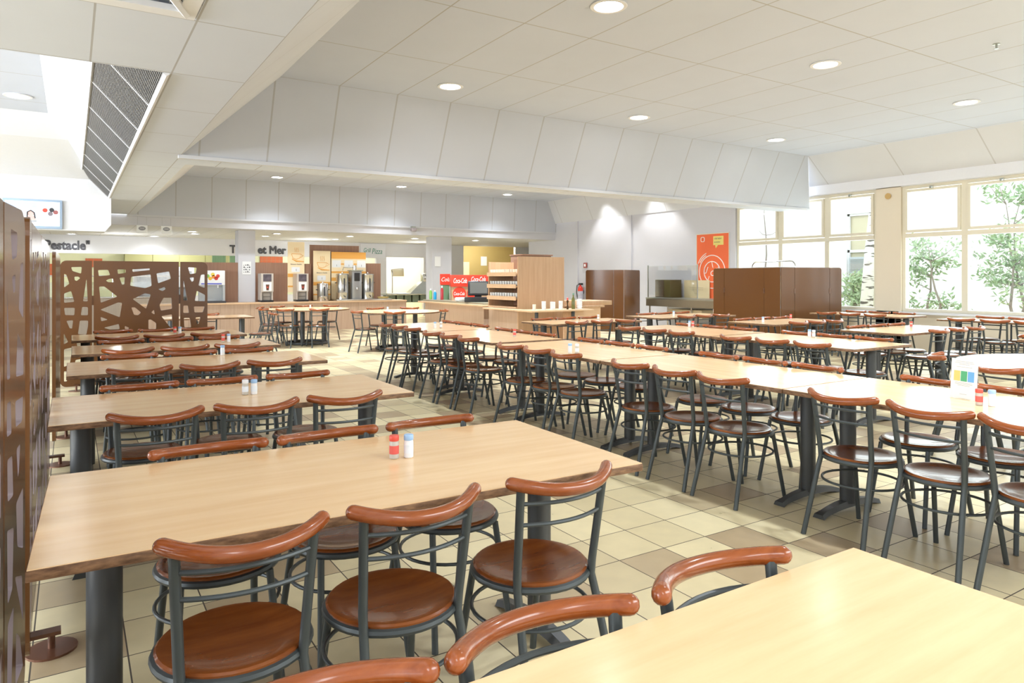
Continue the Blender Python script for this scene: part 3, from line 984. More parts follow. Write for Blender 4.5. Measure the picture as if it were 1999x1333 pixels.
HC = [[(0.047, 1.503), (0.159, 1.507), (0.181, 1.44), (0.057, 1.425)], [(0.133, 1.37), (0.169, 1.392), (0.21, 1.397), (0.225, 1.347), (0.159, 1.35)], [(0.261, 1.514), (0.355, 1.513), (0.355, 1.469), (0.267, 1.455)], [(0.284, 1.406), (0.344, 1.414), (0.339, 1.322), (0.313, 1.317)], [(0.428, 1.515), (0.631, 1.528), (0.631, 1.507), (0.434, 1.482)], [(0.418, 1.42), (0.642, 1.45), (0.653, 1.3), (0.577, 1.269), (0.405, 1.304)], [(0.709, 1.463), (0.861, 1.49), (0.881, 1.394), (0.729, 1.333)], [(0.059, 1.294), (0.118, 1.294), (0.261, 1.165), (0.077, 1.089)], [(0.729, 1.254), (0.805, 1.284), (0.819, 1.259), (0.783, 1.229)], [(0.434, 1.13), (0.572, 1.203), (0.642, 1.188), (0.588, 1.001)], [(0.794, 1.143), (0.888, 1.144), (0.894, 0.994), (0.761, 0.973), (0.745, 1.046)], [(0.072, 1.001), (0.267, 1.089), (0.313, 1.085), (0.287, 0.899)], [(0.418, 1.023), (0.46, 1.022), (0.529, 0.954), (0.497, 0.919), (0.449, 0.926)], [(0.647, 0.951), (0.68, 0.987), (0.69, 0.92)], [(0.075, 0.91), (0.159, 0.872), (0.082, 0.854)], [(0.767, 0.899), (0.894, 0.92), (0.899, 0.735), (0.872, 0.749)], [(0.615, 0.855), (0.642, 0.86), (0.705, 0.81), (0.705, 0.731), (0.615, 0.734)], [(0.108, 0.771), (0.277, 0.813), (0.287, 0.747), (0.179, 0.745)], [(0.344, 0.786), (0.392, 0.761), (0.386, 0.743), (0.344, 0.745)],
      [(0.06, 0.70), (0.24, 0.68), (0.16, 0.50), (0.06, 0.54)], [(0.30, 0.66), (0.52, 0.70), (0.47, 0.50), (0.27, 0.46)], [(0.60, 0.66), (0.90, 0.66), (0.86, 0.44), (0.66, 0.52)], [(0.05, 0.44), (0.20, 0.42), (0.10, 0.18)], [(0.28, 0.40), (0.50, 0.43), (0.42, 0.14), (0.24, 0.20)], [(0.56, 0.44), (0.80, 0.38), (0.60, 0.20)], [(0.76, 0.30), (0.92, 0.36), (0.90, 0.14), (0.68, 0.14)]]
HR = [[(0.094, 1.548), (0.203, 1.542), (0.192, 1.467), (0.117, 1.455)], [(0.112, 1.406), (0.169, 1.412), (0.163, 1.362), (0.14, 1.352)], [(0.255, 1.447), (0.302, 1.453), (0.302, 1.268), (0.224, 1.3)], [(0.04, 1.381), (0.087, 1.101), (0.038, 1.102)], [(0.203, 1.231), (0.307, 1.173), (0.305, 1.085), (0.178, 1.094)], [(0.038, 1.034), (0.094, 1.033), (0.106, 0.933), (0.036, 0.935)], [(0.166, 1.019), (0.302, 1.016), (0.278, 0.937), (0.174, 0.938)], [(0.043, 0.867), (0.117, 0.864), (0.134, 0.739), (0.049, 0.742)], [(0.186, 0.868), (0.249, 0.873), (0.226, 0.786), (0.209, 0.774)],
      [(0.18, 0.70), (0.30, 0.72), (0.30, 0.52), (0.20, 0.56)], [(0.04, 0.66), (0.14, 0.64), (0.12, 0.46), (0.05, 0.44)], [(0.16, 0.48), (0.28, 0.44), (0.30, 0.28)], [(0.05, 0.38), (0.14, 0.40), (0.10, 0.14), (0.04, 0.18)], [(0.18, 0.30), (0.24, 0.26), (0.30, 0.14), (0.17, 0.14)]]


def round_poly(poly, r=0.014, n=4):
    out = []
    m = len(poly)
    for i in range(m):
        p0 = Vector(poly[i - 1]); p = Vector(poly[i]); p1 = Vector(poly[(i + 1) % m])
        a = (p0 - p); c = (p1 - p)
        rr = min(r, a.length * 0.33, c.length * 0.33)
        ang_ = a.angle(c)
        k = min(rr * 1.6 if ang_ < 0.8 else rr, a.length * 0.4, c.length * 0.4)
        A = p + a.normalized() * k; C_ = p + c.normalized() * k
        for j in range(n + 1):
            t_ = j / n
            q = A * (1 - t_) ** 2 + p * 2 * t_ * (1 - t_) + C_ * t_ ** 2
            out.append((q.x, q.y))
    return out


def wing_outline(w, h0, h1, rl, rr_):
    """rounded outer corners left / right"""
    pts = []
    def arc(cx, cy, r, a0, a1):
        for k in range(7):
            a = a0 + (a1 - a0) * k / 6
            pts.append((cx + r * cos(a), cy + r * sin(a)))
    if rr_:
        arc(w - rr_, h0 + rr_, rr_, -pi / 2, 0); arc(w - rr_, h1 - rr_, rr_, 0, pi / 2)
    else:
        pts.extend([(w, h0), (w, h1)])
    if rl:
        arc(rl, h1 - rl, rl, pi / 2, pi); arc(rl, h0 + rl, rl, pi, 3 * pi / 2)
    else:
        pts.extend([(0, h1), (0, h0)])
    return pts


def mirror(hs, w):
    return [[(w - x, z) for x, z in h][::-1] for h in hs]


def cut_screen(name, label, P0, widths, angles, holesets, group, feet=True, z0=0.05, z1=1.62, extra_w=1.0):
    """folding screen; P0 start xy, one entry per panel"""
    t = thing(name, label, 'folding screen', (P0[0], P0[1], 0), 0, group)
    x, y = 0.0, 0.0
    n = len(widths)
    for i, (w, a, hs) in enumerate(zip(widths, angles, holesets)):
        d = Vector((cos(a), sin(a), 0))
        mt = Matrix.Translation((x, y, 0)) @ Matrix.Rotation(a, 4, 'Z') @ Matrix(((1, 0, 0, 0), (0, 0, -1, 0), (0, 1, 0, 0), (0, 0, 0, 1)))
        ol = wing_outline(w, z0, z1, 0.07 if i == 0 else 0, 0.07 if i == n - 1 else 0)
        pb = B()
        pb.plate(ol, [round_poly(h) for h in hs], mt, 0.026, m_side=1 if hs else 0)
        pb.build('screen_panel', [M_brown, M_brown_edge], t, smooth=False)
        x += d.x * w; y += d.y * w
        if i < n - 1:
            a2 = angles[i + 1]
            gm = (a + a2) / 2
            gx, gy = x + cos(gm) * 0.009, y + sin(gm) * 0.009
            hb = B()
            for zz in (1.12, 0.45):
                hb.box(-0.016, -0.019, zz - 0.06, 0.016, 0.001, zz + 0.06, mtx=Matrix.Translation((gx, gy, 0)) @ Matrix.Rotation(gm, 4, 'Z'))
            hb.build('hinge', M_brown, t, smooth=False)
            x += cos(gm) * 0.018; y += sin(gm) * 0.018
    # two disc feet
    if feet:
        x = y = 0.0
        for i, (w, a) in enumerate(zip(widths, angles)):
            if i in (0, n - 1):
                fx, fy = x + cos(a) * w / 2, y + sin(a) * w / 2
                fb = B()
                fb.lathe([(0.001, 0.0), (0.085, 0.0), (0.085, 0.008), (0.001, 0.010)], (fx + 0.09 * sin(a), fy - 0.09 * cos(a), 0), seg=20)
                fb.lathe([(0.012, 0.008), (0.012, 0.075)], (fx + 0.09 * sin(a), fy - 0.09 * cos(a), 0), seg=10)
                fb.box(-0.025, -0.12, 0.062, 0.025, 0.02, 0.076, mtx=Matrix.Translation((fx, fy, 0)) @ Matrix.Rotation(a, 4, 'Z'))
                fb.build('disc_foot', mat('brown_foot_metal', (0.16, 0.07, 0.04), 0.3, metal=0.3), t)
            x += cos(a) * (w + 0.018); y += sin(a) * (w + 0.018)
    return t


Wn, Wc = 0.337, 0.977
GS = 'cut-out brown screens on the left'
# crosswise screen behind the left row
cut_screen('folding_screen', 'dark brown cut-out screen standing crosswise behind the last left-row table', (-0.118, 10.3),
           (Wn, Wc, Wn), (0, 0, 0), (HL, HC, HR), GS)
# screens along the left edge of the row, running away from the camera
h90 = pi / 2
cut_screen('folding_screen', 'cut-out brown screen cropped by the left picture edge, nearest to camera', (-0.20, 1.13),
           (Wn, Wc, Wn), (h90 + 0.0, h90 - 0.01, h90 - 0.10), (HL, HC, HR), GS)
cut_screen('folding_screen', 'glossy brown cut-out screen seen edge-on behind the nearest one', (-0.150, 2.98),
           (Wn, Wc, Wn), (h90 + 0.02, h90, h90 - 0.02), (mirror(HR, Wn), HC, mirror(HL, Wn)), GS)
cut_screen('folding_screen', 'narrow edge-on brown screen beside the second left-row table', (-0.16, 4.72),
           (Wn, Wc, Wn), (h90 - 0.03, h90 + 0.01, h90 + 0.02), (HL, HC, HR), GS)
cut_screen('folding_screen', 'dark upright screen meeting the crosswise screen at its left end', (-0.135, 6.85),
           (0.9, 0.9, 0.9), (h90 - 0.012, h90, h90 + 0.012), ([], [], []), GS)

# solid brown screens on the right
def solid_screen(label, pts, seam_every, group='solid brown screens'):
    P0 = Vector(pts[0] + (0,))
    t = thing('solid_screen', label, 'folding screen', tuple(P0), 0, group)
    x = 0.0
    for i in range(len(pts) - 1):
        a = Vector(pts[i] + (0,)) - P0; c = Vector(pts[i + 1] + (0,)) - P0
        d = c - a; L = d.length; ang2 = math.atan2(d.y, d.x)
        mt = Matrix.Translation(a) @ Matrix.Rotation(ang2, 4, 'Z') @ Matrix(((1, 0, 0, 0), (0, 0, -1, 0), (0, 1, 0, 0), (0, 0, 0, 1)))
        ks = seam_every[i]
        edges = [0] + ks + [1]
        for k in range(len(edges) - 1):
            w0 = edges[k] * L + 0.004; w1 = edges[k + 1] * L - 0.004
            ol = wing_outline(w1 - w0, 0.05, 1.61, 0.05 if (k == 0 and i == 0) else 0, 0.05 if (k == len(edges) - 2 and i == len(pts) - 2) else 0)
            B().plate([(p[0] + w0, p[1]) for p in ol], [], mt, 0.02).build('screen_panel', M_brown, t, smooth=False)
            if k < len(edges) - 2:
                hb = B()
                for zz in (1.15, 0.4):
                    hb.box(w1 - 0.012, zz - 0.05, 0.018, w1 + 0.02, zz + 0.05, 0.026, mtx=mt)
                hb.build('hinge', mat('hinge_brown', (0.14, 0.07, 0.04), 0.3, metal=0.4), t, smooth=False)
        for q in (0.12, 0.88):
            B().box(q * L - 0.02, 0.0, -0.14, q * L + 0.02, 0.06, 0.16, mtx=mt).build('foot_bar', M_foot, t, smooth=False)
    return t


solid_screen('tall solid brown folding screen by the fire extinguisher and steel counter', [(11.2, 14.2), (11.74, 13.35), (12.62, 13.75)], [[0.22, 0.74], []])
solid_screen('wide solid brown folding screen between the orange poster and the windows', [(11.75, 10.45), (11.72, 8.75), (13.0, 8.3)], [[0.18, 0.78], [0.22, 0.80]])

# ============================================================ BACK COUNTER with drinks
t = thing('service_counter', 'long wood-fronted drinks counter under the coffee machines', 'counter', (1.0, 18.7, 0))
b = B()
for k in range(10):
    x0 = k * 0.72
    b.box(x0 + 0.002, 0.04, 0, x0 + 0.718, 0.09, 0.735)
b.build('front_panels', M_cwood, t, smooth=False)
B().box(0, 0.0, 0.735, 7.2, 0.62, 0.775, bev=0.006).build('worktop', M_ctop, t)
B().box(0.0, 0.09, 0.0, 7.2, 0.60, 0.735).build('carcass', M_cwood, t, smooth=False)
ZCN = 0.775
for (x0, x1, z1, yy, lab) in ((2.84, 3.70, 1.81, 19.36, 'brown back panel behind the juice dispenser, left of the white column'), (4.12, 4.98, 1.82, 19.36, 'brown back panel behind the first coffee machine, right of the column'),
                          (5.4, 5.62, 1.8, 19.36, 'narrow brown back panel left of the tall brown panel'),
                          (7.05, 7.66, 1.83, 19.36, 'brown back panel at the right end behind the right coffee urn')):
    b = B().box(x0, yy, 0, x1, yy + 0.03, z1); 
    o = b.build('back_panel', M_bpanel, smooth=False)
    tag(o, lab, 'panel', 'brown panels behind the drinks counter')
o = B().box(5.60, 19.42, 0, 7.02, 19.45, 2.33).build('back_panel', M_bpanel, smooth=False)
tag(o, 'tallest brown back panel behind the cream and orange banners', 'panel', 'brown panels behind the drinks counter')


def banner(x0, x1, z0, z1, y, label, kind):
    t = thing('drink_banner', label, 'banner', (x0, y, z0), 0, 'cream and orange drinks banners')
    w, h = x1 - x0, z1 - z0
    mc = mat('banner_cream', (0.90, 0.74, 0.48), 0.5); mo = mat('banner_orange', (0.85, 0.42, 0.09), 0.5)
    B().box(0, 0, 0, w, 0.012, h).build('banner_sheet', mc, t, smooth=False)
    if kind == 'cup':
        s = B(); s.box(0, -0.002, 0.30 * h, w, 0, 0.37 * h); s.box(0, -0.002, 0.10 * h, w, 0, 0.13 * h)
        s.build('orange_stripe', mo, t, smooth=False)
        s = B()
        s.tube([(0.22 * w, -0.004, 0.76 * h), (0.3 * w, -0.004, 0.68 * h), (0.5 * w, -0.004, 0.655 * h), (0.7 * w, -0.004, 0.68 * h), (0.8 * w, -0.004, 0.76 * h), (0.22 * w, -0.004, 0.765 * h)], 0.006, seg=6)
        s.tube([(0.8 * w, -0.004, 0.75 * h), (0.93 * w, -0.004, 0.73 * h), (0.75 * w, -0.004, 0.69 * h)], 0.005, seg=6)
        for q in (0.42, 0.52, 0.62):
            s.tube([(q * w, -0.004, 0.80 * h), ((q + 0.03) * w, -0.004, 0.83 * h), ((q - 0.02) * w, -0.004, 0.86 * h), ((q + 0.01) * w, -0.004, 0.89 * h)], 0.004, seg=6)
        s.tube([(0.25 * w, -0.004, 0.66 * h), (0.5 * w, -0.004, 0.62 * h), (0.95 * w, -0.004, 0.61 * h)], [0.008, 0.02, 0.010], seg=6)
        s.build('cup_drawing', mo, t)
        B().box(0.22 * w, -0.003, 0.40 * h, 0.72 * w, 0, 0.50 * h).build('price_tag', M_paper, t, smooth=False)
        text('banner_lettering', 'Boissons chaudes', 0.05, frameY(w / 2, -0.003, 0.545 * h), M_ink, t, extrude=0.001, align='CENTER', sx=0.85)
        text('price_figure', '1', 0.09, frameY(0.5 * w, -0.004, 0.42 * h), M_ink, t, extrude=0.001, align='CENTER')
    else:
        s = B(); s.box(0, -0.002, 0.86 * h, w, 0, h); s.box(0, -0.002, 0.56 * h, w, 0, 0.60 * h); s.box(0, -0.002, 0.40 * h, w, 0, 0.47 * h)
        for q in (0.27, 0.64):
            s.box(q * w, -0.003, 0.735 * h, (q + 0.09) * w, 0, 0.765 * h)
        s.build('orange_stripe', mo, t, smooth=False)
        for k, q in enumerate((0.02, 0.37, 0.74)):
            B().box(q * w, -0.004, 0.68 * h, (q + 0.25) * w, 0, 0.83 * h).build('price_tag', M_paper, t, smooth=False)
            text('price_figure', '1', 0.08, frameY((q + 0.13) * w, -0.005, 0.70 * h), M_ink, t, extrude=0.001, align='CENTER')
    return t


banner(4.97, 5.42, 1.02, 2.39, 19.30, 'tall cream banner with cup drawing, left one beside the lettering', 'cup')
banner(5.66, 6.14, 0.79, 2.16, 19.28, 'cream banner with steaming cup drawing, in front of the tall brown panel', 'cup')
banner(6.17, 7.18, 0.78, 2.14, 19.29, 'wide orange-topped banner with three price tags above the urns', 'wide')


def coffee_machine(x, label):
    t = thing('coffee_machine', label, 'coffee machine', (x, 18.85, ZCN), 0, 'coffee machines on the drinks counter')
    B().box(0, 0, 0.0, 0.31, 0.40, 0.05, bev=0.008).build('drip_tray', M_black, t)
    b = B(); b.box(0, 0.22, 0.05, 0.31, 0.42, 0.75); b.box(0, 0.03, 0.27, 0.31, 0.22, 0.75); b.box(0, 0.08, 0.05, 0.03, 0.22, 0.27); b.box(0.28, 0.08, 0.05, 0.31, 0.22, 0.27)
    b.build('body', mat('machine_silver', (0.62, 0.56, 0.50), 0.35, metal=0.4), t, smooth=False)
    B().box(0.05, 0.025, 0.54, 0.26, 0.03, 0.73).build('picture_panel', mat('coffee_picture', (0.10, 0.08, 0.10), 0.3, noise=0.8, nscale=14), t, smooth=False)
    B().box(0.05, 0.022, 0.29, 0.26, 0.03, 0.52).build('white_panel', M_paper, t, smooth=False)
    b = B(); b.add([(0.115, 0.018, 0.46), (0.205, 0.018, 0.46), (0.19, 0.018, 0.31), (0.13, 0.018, 0.31), (0.115, 0.022, 0.46), (0.205, 0.022, 0.46), (0.19, 0.022, 0.31), (0.13, 0.022, 0.31)],
                   [(0, 1, 2, 3), (4, 5, 6, 7), (0, 1, 5, 4), (1, 2, 6, 5), (2, 3, 7, 6), (3, 0, 4, 7)])
    b.build('cup_picture', mat('cup_brown', (0.14, 0.05, 0.03), 0.4), t, smooth=False)
    B().lathe([(0.001, -0.003), (0.018, -0.003), (0.018, 0.003), (0.001, 0.003)], (0.16, 0.016, 0.385), seg=14, axis='y').build('logo_dot', M_redcap, t)
    b = B(); b.tube([(0.06, 0.10, 0.05), (0.06, 0.10, 0.24)], 0.006, seg=6); b.tube([(0.25, 0.10, 0.05), (0.25, 0.10, 0.24)], 0.006, seg=6); b.tube([(0.06, 0.10, 0.24), (0.25, 0.10, 0.24)], 0.006, seg=6); b.tube([(0.06, 0.10, 0.14), (0.25, 0.10, 0.14)], 0.006, seg=6)
    b.build('cup_rack', M_dark, t)


coffee_machine(4.18, 'silver coffee machine right beside the white column')
coffee_machine(5.10, 'silver coffee machine in front of the left cream banner')


def urn(x, z, r, h, label, tall=True):
    t = thing('coffee_urn', label, 'urn', (x, 18.98, z), 0, 'steel urns on the drinks counter')
    B().lathe([(r * 0.98, 0.0), (r, 0.01), (r, 0.24 * h), (r * 1.02, 0.25 * h), (r, 0.26 * h), (r, 0.9 * h), (r * 1.03, 0.91 * h), (r * 1.03, 0.93 * h)], seg=28).build('body', M_steel, t)
    B().lathe([(r * 1.0, 0.93 * h), (r * 0.95, 0.96 * h), (r * 0.4, 0.985 * h), (0.02, 0.99 * h), (0.02, h + 0.02), (0.001, h + 0.025)], seg=28).build('lid', M_steel, t)
    B().box(-0.02, -r - 0.015, 0.30 * h, 0.02, -r + 0.01, 0.78 * h).build('gauge', M_dark, t, smooth=False)
    b = B(); b.tube([(0.0, -r, 0.12 * h), (0.0, -r - 0.06, 0.12 * h), (0.0, -r - 0.065, 0.08 * h)], 0.012, seg=8, round_end=True); b.build('tap', M_black, t)
    b = B()
    for s in (-1, 1):
        b.tube([(s * r, 0, 0.62 * h), (s * (r + 0.03), 0, 0.62 * h)], 0.012, seg=8, round_end=True)
    b.build('side_handle', M_black, t)


tr = B().box(0, 0, 0, 1.62, 0.5, 0.045, bev=0.01).build('serving_tray', M_steel)
tr.location = (6.14, 18.74, ZCN); tag(tr, 'long pale steel tray under the two tall urns', 'tray')
urn(5.83, ZCN, 0.15, 0.50, 'short round steel urn with black tap in front of the middle banner')
urn(6.38, ZCN + 0.045, 0.17, 0.73, 'tall steel urn left of the grey brewer')
urn(7.12, ZCN + 0.045, 0.17, 0.73, 'tall steel urn right of the grey brewer')
t = thing('coffee_brewer', 'grey coffee brewer standing between the two tall urns', 'brewer', (6.62, 18.85, ZCN + 0.045))
B().box(0, 0, 0, 0.28, 0.30, 0.78, bev=0.01).build('body', mat('brewer_grey', (0.36, 0.37, 0.38), 0.3, metal=0.6), t)
B().box(-0.03, -0.02, 0.78, 0.31, 0.32, 0.81, bev=0.005).build('top_plate', M_steel2, t)
B().lathe([(0.05, 0.81), (0.05, 0.93), (0.04, 0.94), (0.001, 0.94)], (0.12, 0.15, 0), seg=16).build('funnel', M_steel, t)
B().box(0.06, -0.012, 0.50, 0.22, 0.0, 0.73, bev=0.004).build('display', M_black, t)
b = B(); b.tube([(0.08, 0.15, 0.88), (-0.22, 0.10, 0.88), (-0.24, 0.10, 0.80)], 0.012, seg=8); b.build('swing_arm', M_steel, t)
B().lathe([(0.02, 0.26), (0.028, 0.30), (0.02, 0.34)], (0.14, -0.01, 0), seg=12).build('spout', M_steel, t)
b = B(); b.lathe([(0.001, 0), (0.11, 0), (0.15, 0.05), (0.14, 0.05), (0.10, 0.012), (0.001, 0.012)], seg=20)
o = b.build('bread_basket', mat('wicker', (0.62, 0.45, 0.16), 0.7, noise=0.4, nscale=60)); o.location = (7.56, 18.92, ZCN + 0.047); o.scale = (1.2, 1, 1)
tag(o, 'small wicker basket at the right end of the drinks counter', 'basket')
# juice dispenser
t = thing('juice_dispenser', 'white juice dispenser with fruit picture beside the cut-out screen', 'juice dispenser', (2.72, 18.85, ZCN))
b = B(); b.box(0, 0.05, 0.45, 0.58, 0.42, 0.82, bev=0.01); b.build('cabinet', M_cap, t)
b = B(); b.box(0, 0.22, 0.05, 0.58, 0.42, 0.45); b.box(0.53, 0.05, 0.05, 0.58, 0.22, 0.45); b.build('back_body', mat('dispenser_grey', (0.45, 0.47, 0.48), 0.35), t, smooth=False)
B().box(0, 0, 0, 0.60, 0.42, 0.05, bev=0.006).build('drip_tray', M_dark, t)
for k, (x, z, c) in enumerate(((0.36, 0.66, (0.8, 0.25, 0.05)), (0.28, 0.62, (0.85, 0.5, 0.05)), (0.42, 0.62, (0.6, 0.04, 0.04)), (0.34, 0.72, (0.85, 0.65, 0.1)), (0.46, 0.68, (0.7, 0.08, 0.05)), (0.22, 0.68, (0.25, 0.5, 0.1)))):
    B().lathe([(0.001, -0.002), (0.045, -0.002), (0.045, 0.002), (0.001, 0.002)], (x - 0.05, 0.046, z), seg=14, axis='y').build('fruit_picture', mat('fruit_%s' % ('peach', 'orange', 'cherry', 'lemon', 'apple', 'leaf')[k], c, 0.5), t)
B().box(0.02, 0.044, 0.47, 0.5, 0.05, 0.50).build('blue_stripe', mat('stripe_blue', (0.10, 0.12, 0.55), 0.4), t, smooth=False)
for x in (0.12, 0.42):
    B().tube([(x, 0.10, 0.46), (x, 0.10, 0.38)], 0.014, seg=8).build('nozzle', M_cap, t)

# columns
def column(idx, x0, x1, y0, y1, z1):
    o = B().box(x0, y0, 0, x1, y1, z1, bev=0.004).build('column_%d' % idx, M_wall)
    structure(o); return o


c1 = column(1, 3.70, 4.13, 19.33, 19.75, 2.66)
c2 = column(2, 9.23, 9.88, 19.15, 19.6, 2.66)
t = thing('notice_sheet', 'small white notice with black symbols on the white column', 'notice', (3.80, 19.325, 1.50))
B().box(0, -0.006, 0, 0.22, 0, 0.34).build('sheet', M_paper, t, smooth=False)
b = B()
for k in range(16):
    x = 0.03 + (k % 4) * 0.045; z = 0.05 + (k // 4) * 0.06
    b.box(x, -0.008, z, x + 0.02 + 0.006 * (k % 3), -0.006, z + 0.018 + 0.01 * ((k * 7) % 3))
b.build('symbols', M_ink, t, smooth=False)
t = thing('notice_sheet', 'blank pale sheet on the second column above the cola counter', 'notice', (9.30, 19.14, 1.76))
B().box(0, -0.006, 0, 0.2, 0, 0.3).build('sheet', M_paper, t, smooth=False)

# lettering on the back wall
def lettering(nm, body, size, x, z, label, m=M_ink, y=YK, bold=0.012, sx=1.0, shear=0):
    o = text(nm, body, size, frameY(0, 0, 0), m, None, extrude=0.01, bold=bold, sx=sx, shear=shear)
    o.location = (x, y - 0.012, z)
    tag(o, label, 'lettering')
    return o


lettering('wall_lettering', 'Pestacle"', 0.36, -0.66, 2.24, 'grey word Pestacle with closing quote marks on the far left wall', sx=0.86)
lettering('wall_lettering', 'Terre et Mer', 0.36, 4.33, 2.22, 'grey words Terre et Mer on the wall behind the white column', sx=0.92)
t = thing('pizza_sign', 'white sign reading Grill Pizza in green above the right urn', 'sign', (8.72, 23.98, 2.13))
B().box(0, -0.02, 0, 0.95, 0, 0.52).build('board', M_white, t, smooth=False)
text('sign_lettering', 'Grill', 0.22, frameY(0.10, -0.022, 0.20), mat('green_ink', (0.06, 0.26, 0.18), 0.5), t, extrude=0.002, shear=0.2, sx=0.7)
text('sign_lettering', 'Pizza', 0.28, frameY(0.42, -0.022, 0.15), mat('green_ink', (0.06, 0.26, 0.18), 0.5), t, extrude=0.002, shear=0.2, sx=0.72)
for k, x in enumerate((1.30, 1.82)):
    t = thing('hanging_sign', 'small white sign with a grey oval under the far ceiling, ' + ('left one', 'right one')[k], 'sign', (x, 18.68, 2.47), 0, 'small hanging signs')
    B().box(0, -0.006, 0, 0.23, 0, 0.185).build('sign_sheet', M_paper, t, smooth=False)
    b = B(); b.lathe([(0.001, -0.002), (0.075, -0.002), (0.075, 0.002), (0.001, 0.002)], (0, 0, 0), seg=20, axis='y')
    o = b.build('grey_oval', mat('oval_grey', (0.25, 0.25, 0.27), 0.5), t); o.location = (0.115, -0.008, 0.11); o.scale = (1, 1, 0.62)
    b = B()
    for z in (0.10, 0.12): b.box(0.065, -0.0125, z, 0.165, -0.0105, z + 0.006)
    b.build('oval_text_lines', M_paper, t, smooth=False)
    b = B(); b.tube([(0.02, -0.003, 0.18), (0.02, -0.003, 0.39)], 0.002, seg=6); b.tube([(0.21, -0.003, 0.18), (0.21, -0.003, 0.39)], 0.002, seg=6)
    b.build('hanger', M_steel2, t)

# display panel on the hanging wall
t = thing('menu_screen', 'blue-framed backlit menu screen hanging on the upper left wall', 'screen', (-1.02, 15.09, 2.285))
B().box(0, -0.05, 0, 0.88, 0, 0.52, bev=0.006).build('frame', mat('screen_frame_blue', (0.38, 0.50, 0.66), 0.35), t)
B().box(0.04, -0.056, 0.05, 0.84, -0.05, 0.48).build('screen_glow', mat('screen_face', (0.75, 0.85, 0.95), 0.3, emit=(0.75, 0.88, 1.0), estr=1.0), t, smooth=False)
B().box(0.05, -0.060, 0.36, 0.50, -0.057, 0.46).build('sky_band', mat('screen_blue', (0.3, 0.5, 0.85), 0.4, emit=(0.35, 0.55, 0.95), estr=0.6), t, smooth=False)
b = B(); b.lathe([(0.001, -0.002), (0.05, -0.002), (0.05, 0.002), (0.001, 0.002)], (0.41, -0.062, 0.26), seg=16, axis='y'); b.add([(0.32, -0.061, 0.14), (0.50, -0.061, 0.14), (0.46, -0.061, 0.22), (0.36, -0.061, 0.22)], [(0, 1, 2, 3)])
b.build('portrait_picture', mat('portrait_skin', (0.55, 0.32, 0.30), 0.5, emit=(0.7, 0.45, 0.42), estr=0.35), t)
b = B(); b.tube([(0.355, -0.066, 0.20), (0.36, -0.066, 0.29), (0.41, -0.066, 0.32), (0.46, -0.066, 0.28), (0.475, -0.066, 0.18)], 0.012, seg=6); b.build('hair_picture', M_dark, t)
for k, (x, z) in enumerate(((0.62, 0.33), (0.72, 0.34), (0.78, 0.30), (0.70, 0.27))):
    B().lathe([(0.001, -0.002), (0.04, -0.002), (0.04, 0.002), (0.001, 0.002)], (x, -0.060, z), seg=14, axis='y').build('figure_picture', (M_redcap, M_dark, mat('muted_red', (0.4, 0.14, 0.14), .5), mat('muted_grey', (0.25, 0.22, 0.25), .5))[k], t)
b = B(); b.box(0.32, -0.062, 0.125, 0.50, -0.059, 0.137); b.box(0.10, -0.062, 0.07, 0.82, -0.059, 0.074)
b.build('caption_lines', M_ink, t, smooth=False)

# ============================================================ KITCHEN AND FAR ROOMS
t = thing('serving_line', 'stainless serving line with glass guard behind the cut-out screen', 'serving counter', (-3.5, 20.6, 0))
B().box(0, 0, 0, 6.0, 0.7, 0.88).build('base_cabinet', wood('serving_wood', (0.5, 0.42, 0.33), (0.58, 0.5, 0.4), (30, 30, 1.2)), t, smooth=False)
B().box(-0.03, -0.05, 0.88, 6.03, 0.75, 0.92, bev=0.006).build('steel_top', M_steel, t)
B().box(0.05, 0.1, 0.92, 5.9, 0.108, 1.30).build('glass_guard', M_clear, t, smooth=False)
b = B()
for k in range(5): b.tube([(0.2 + k * 1.4, 0.12, 0.92), (0.2 + k * 1.4, 0.12, 1.45)], 0.015, seg=8)
b.box(0.05, 0.0, 1.44, 5.95, 0.4, 1.47)
b.build('guard_frame', M_steel, t)
t = thing('glass_fridge', 'tall white display fridge with strip curtain behind the cut-out screen', 'fridge', (1.45, 21.6, 0))
b = B(); b.box(0, 0.0, 0, 0.06, 0.7, 1.72); b.box(1.44, 0.0, 0, 1.5, 0.7, 1.72); b.box(0.06, 0.62, 0, 1.44, 0.7, 1.72); b.box(0.06, 0, 1.60, 1.44, 0.62, 1.72); b.box(0.06, 0, 0, 1.44, 0.62, 0.6); b.build('cabinet', M_cap, t, smooth=False)
B().box(0.06, 0.05, 1.15, 1.44, 0.07, 1.60).build('strip_curtain', mat('curtain_white', (0.75, 0.8, 0.85), 0.3, noise=0.3, nscale=12), t, smooth=False)
for z in (0.85, 1.1): B().box(0.06, 0.05, z, 1.44, 0.6, z + 0.02).build('shelf', M_steel2, t, smooth=False)
for (x0, x1, z0, z1, m, lab, nm, cat) in ((-0.35, 1.0, 1.75, 2.25, M_green, '', '', ''),):
    pass
for (x0, x1, lab) in ((1.55, 5.0, 'long olive wall cabinet in the green kitchen behind the screen'),):
    t = thing('wall_cabinet', lab, 'cabinet', (x0, 27.5, 1.55)); B().box(0, 0, 0, x1 - x0, 0.45, 0.75, bev=0.01).build('cabinet_body', M_olive, t)
    for k in range(4): B().box(k * 0.86 + 0.01, -0.02, 0.02, k * 0.86 + 0.84, 0.0, 0.73).build('cabinet_door', mat('olive_door', (0.35, 0.34, 0.16), 0.4), t, smooth=False)
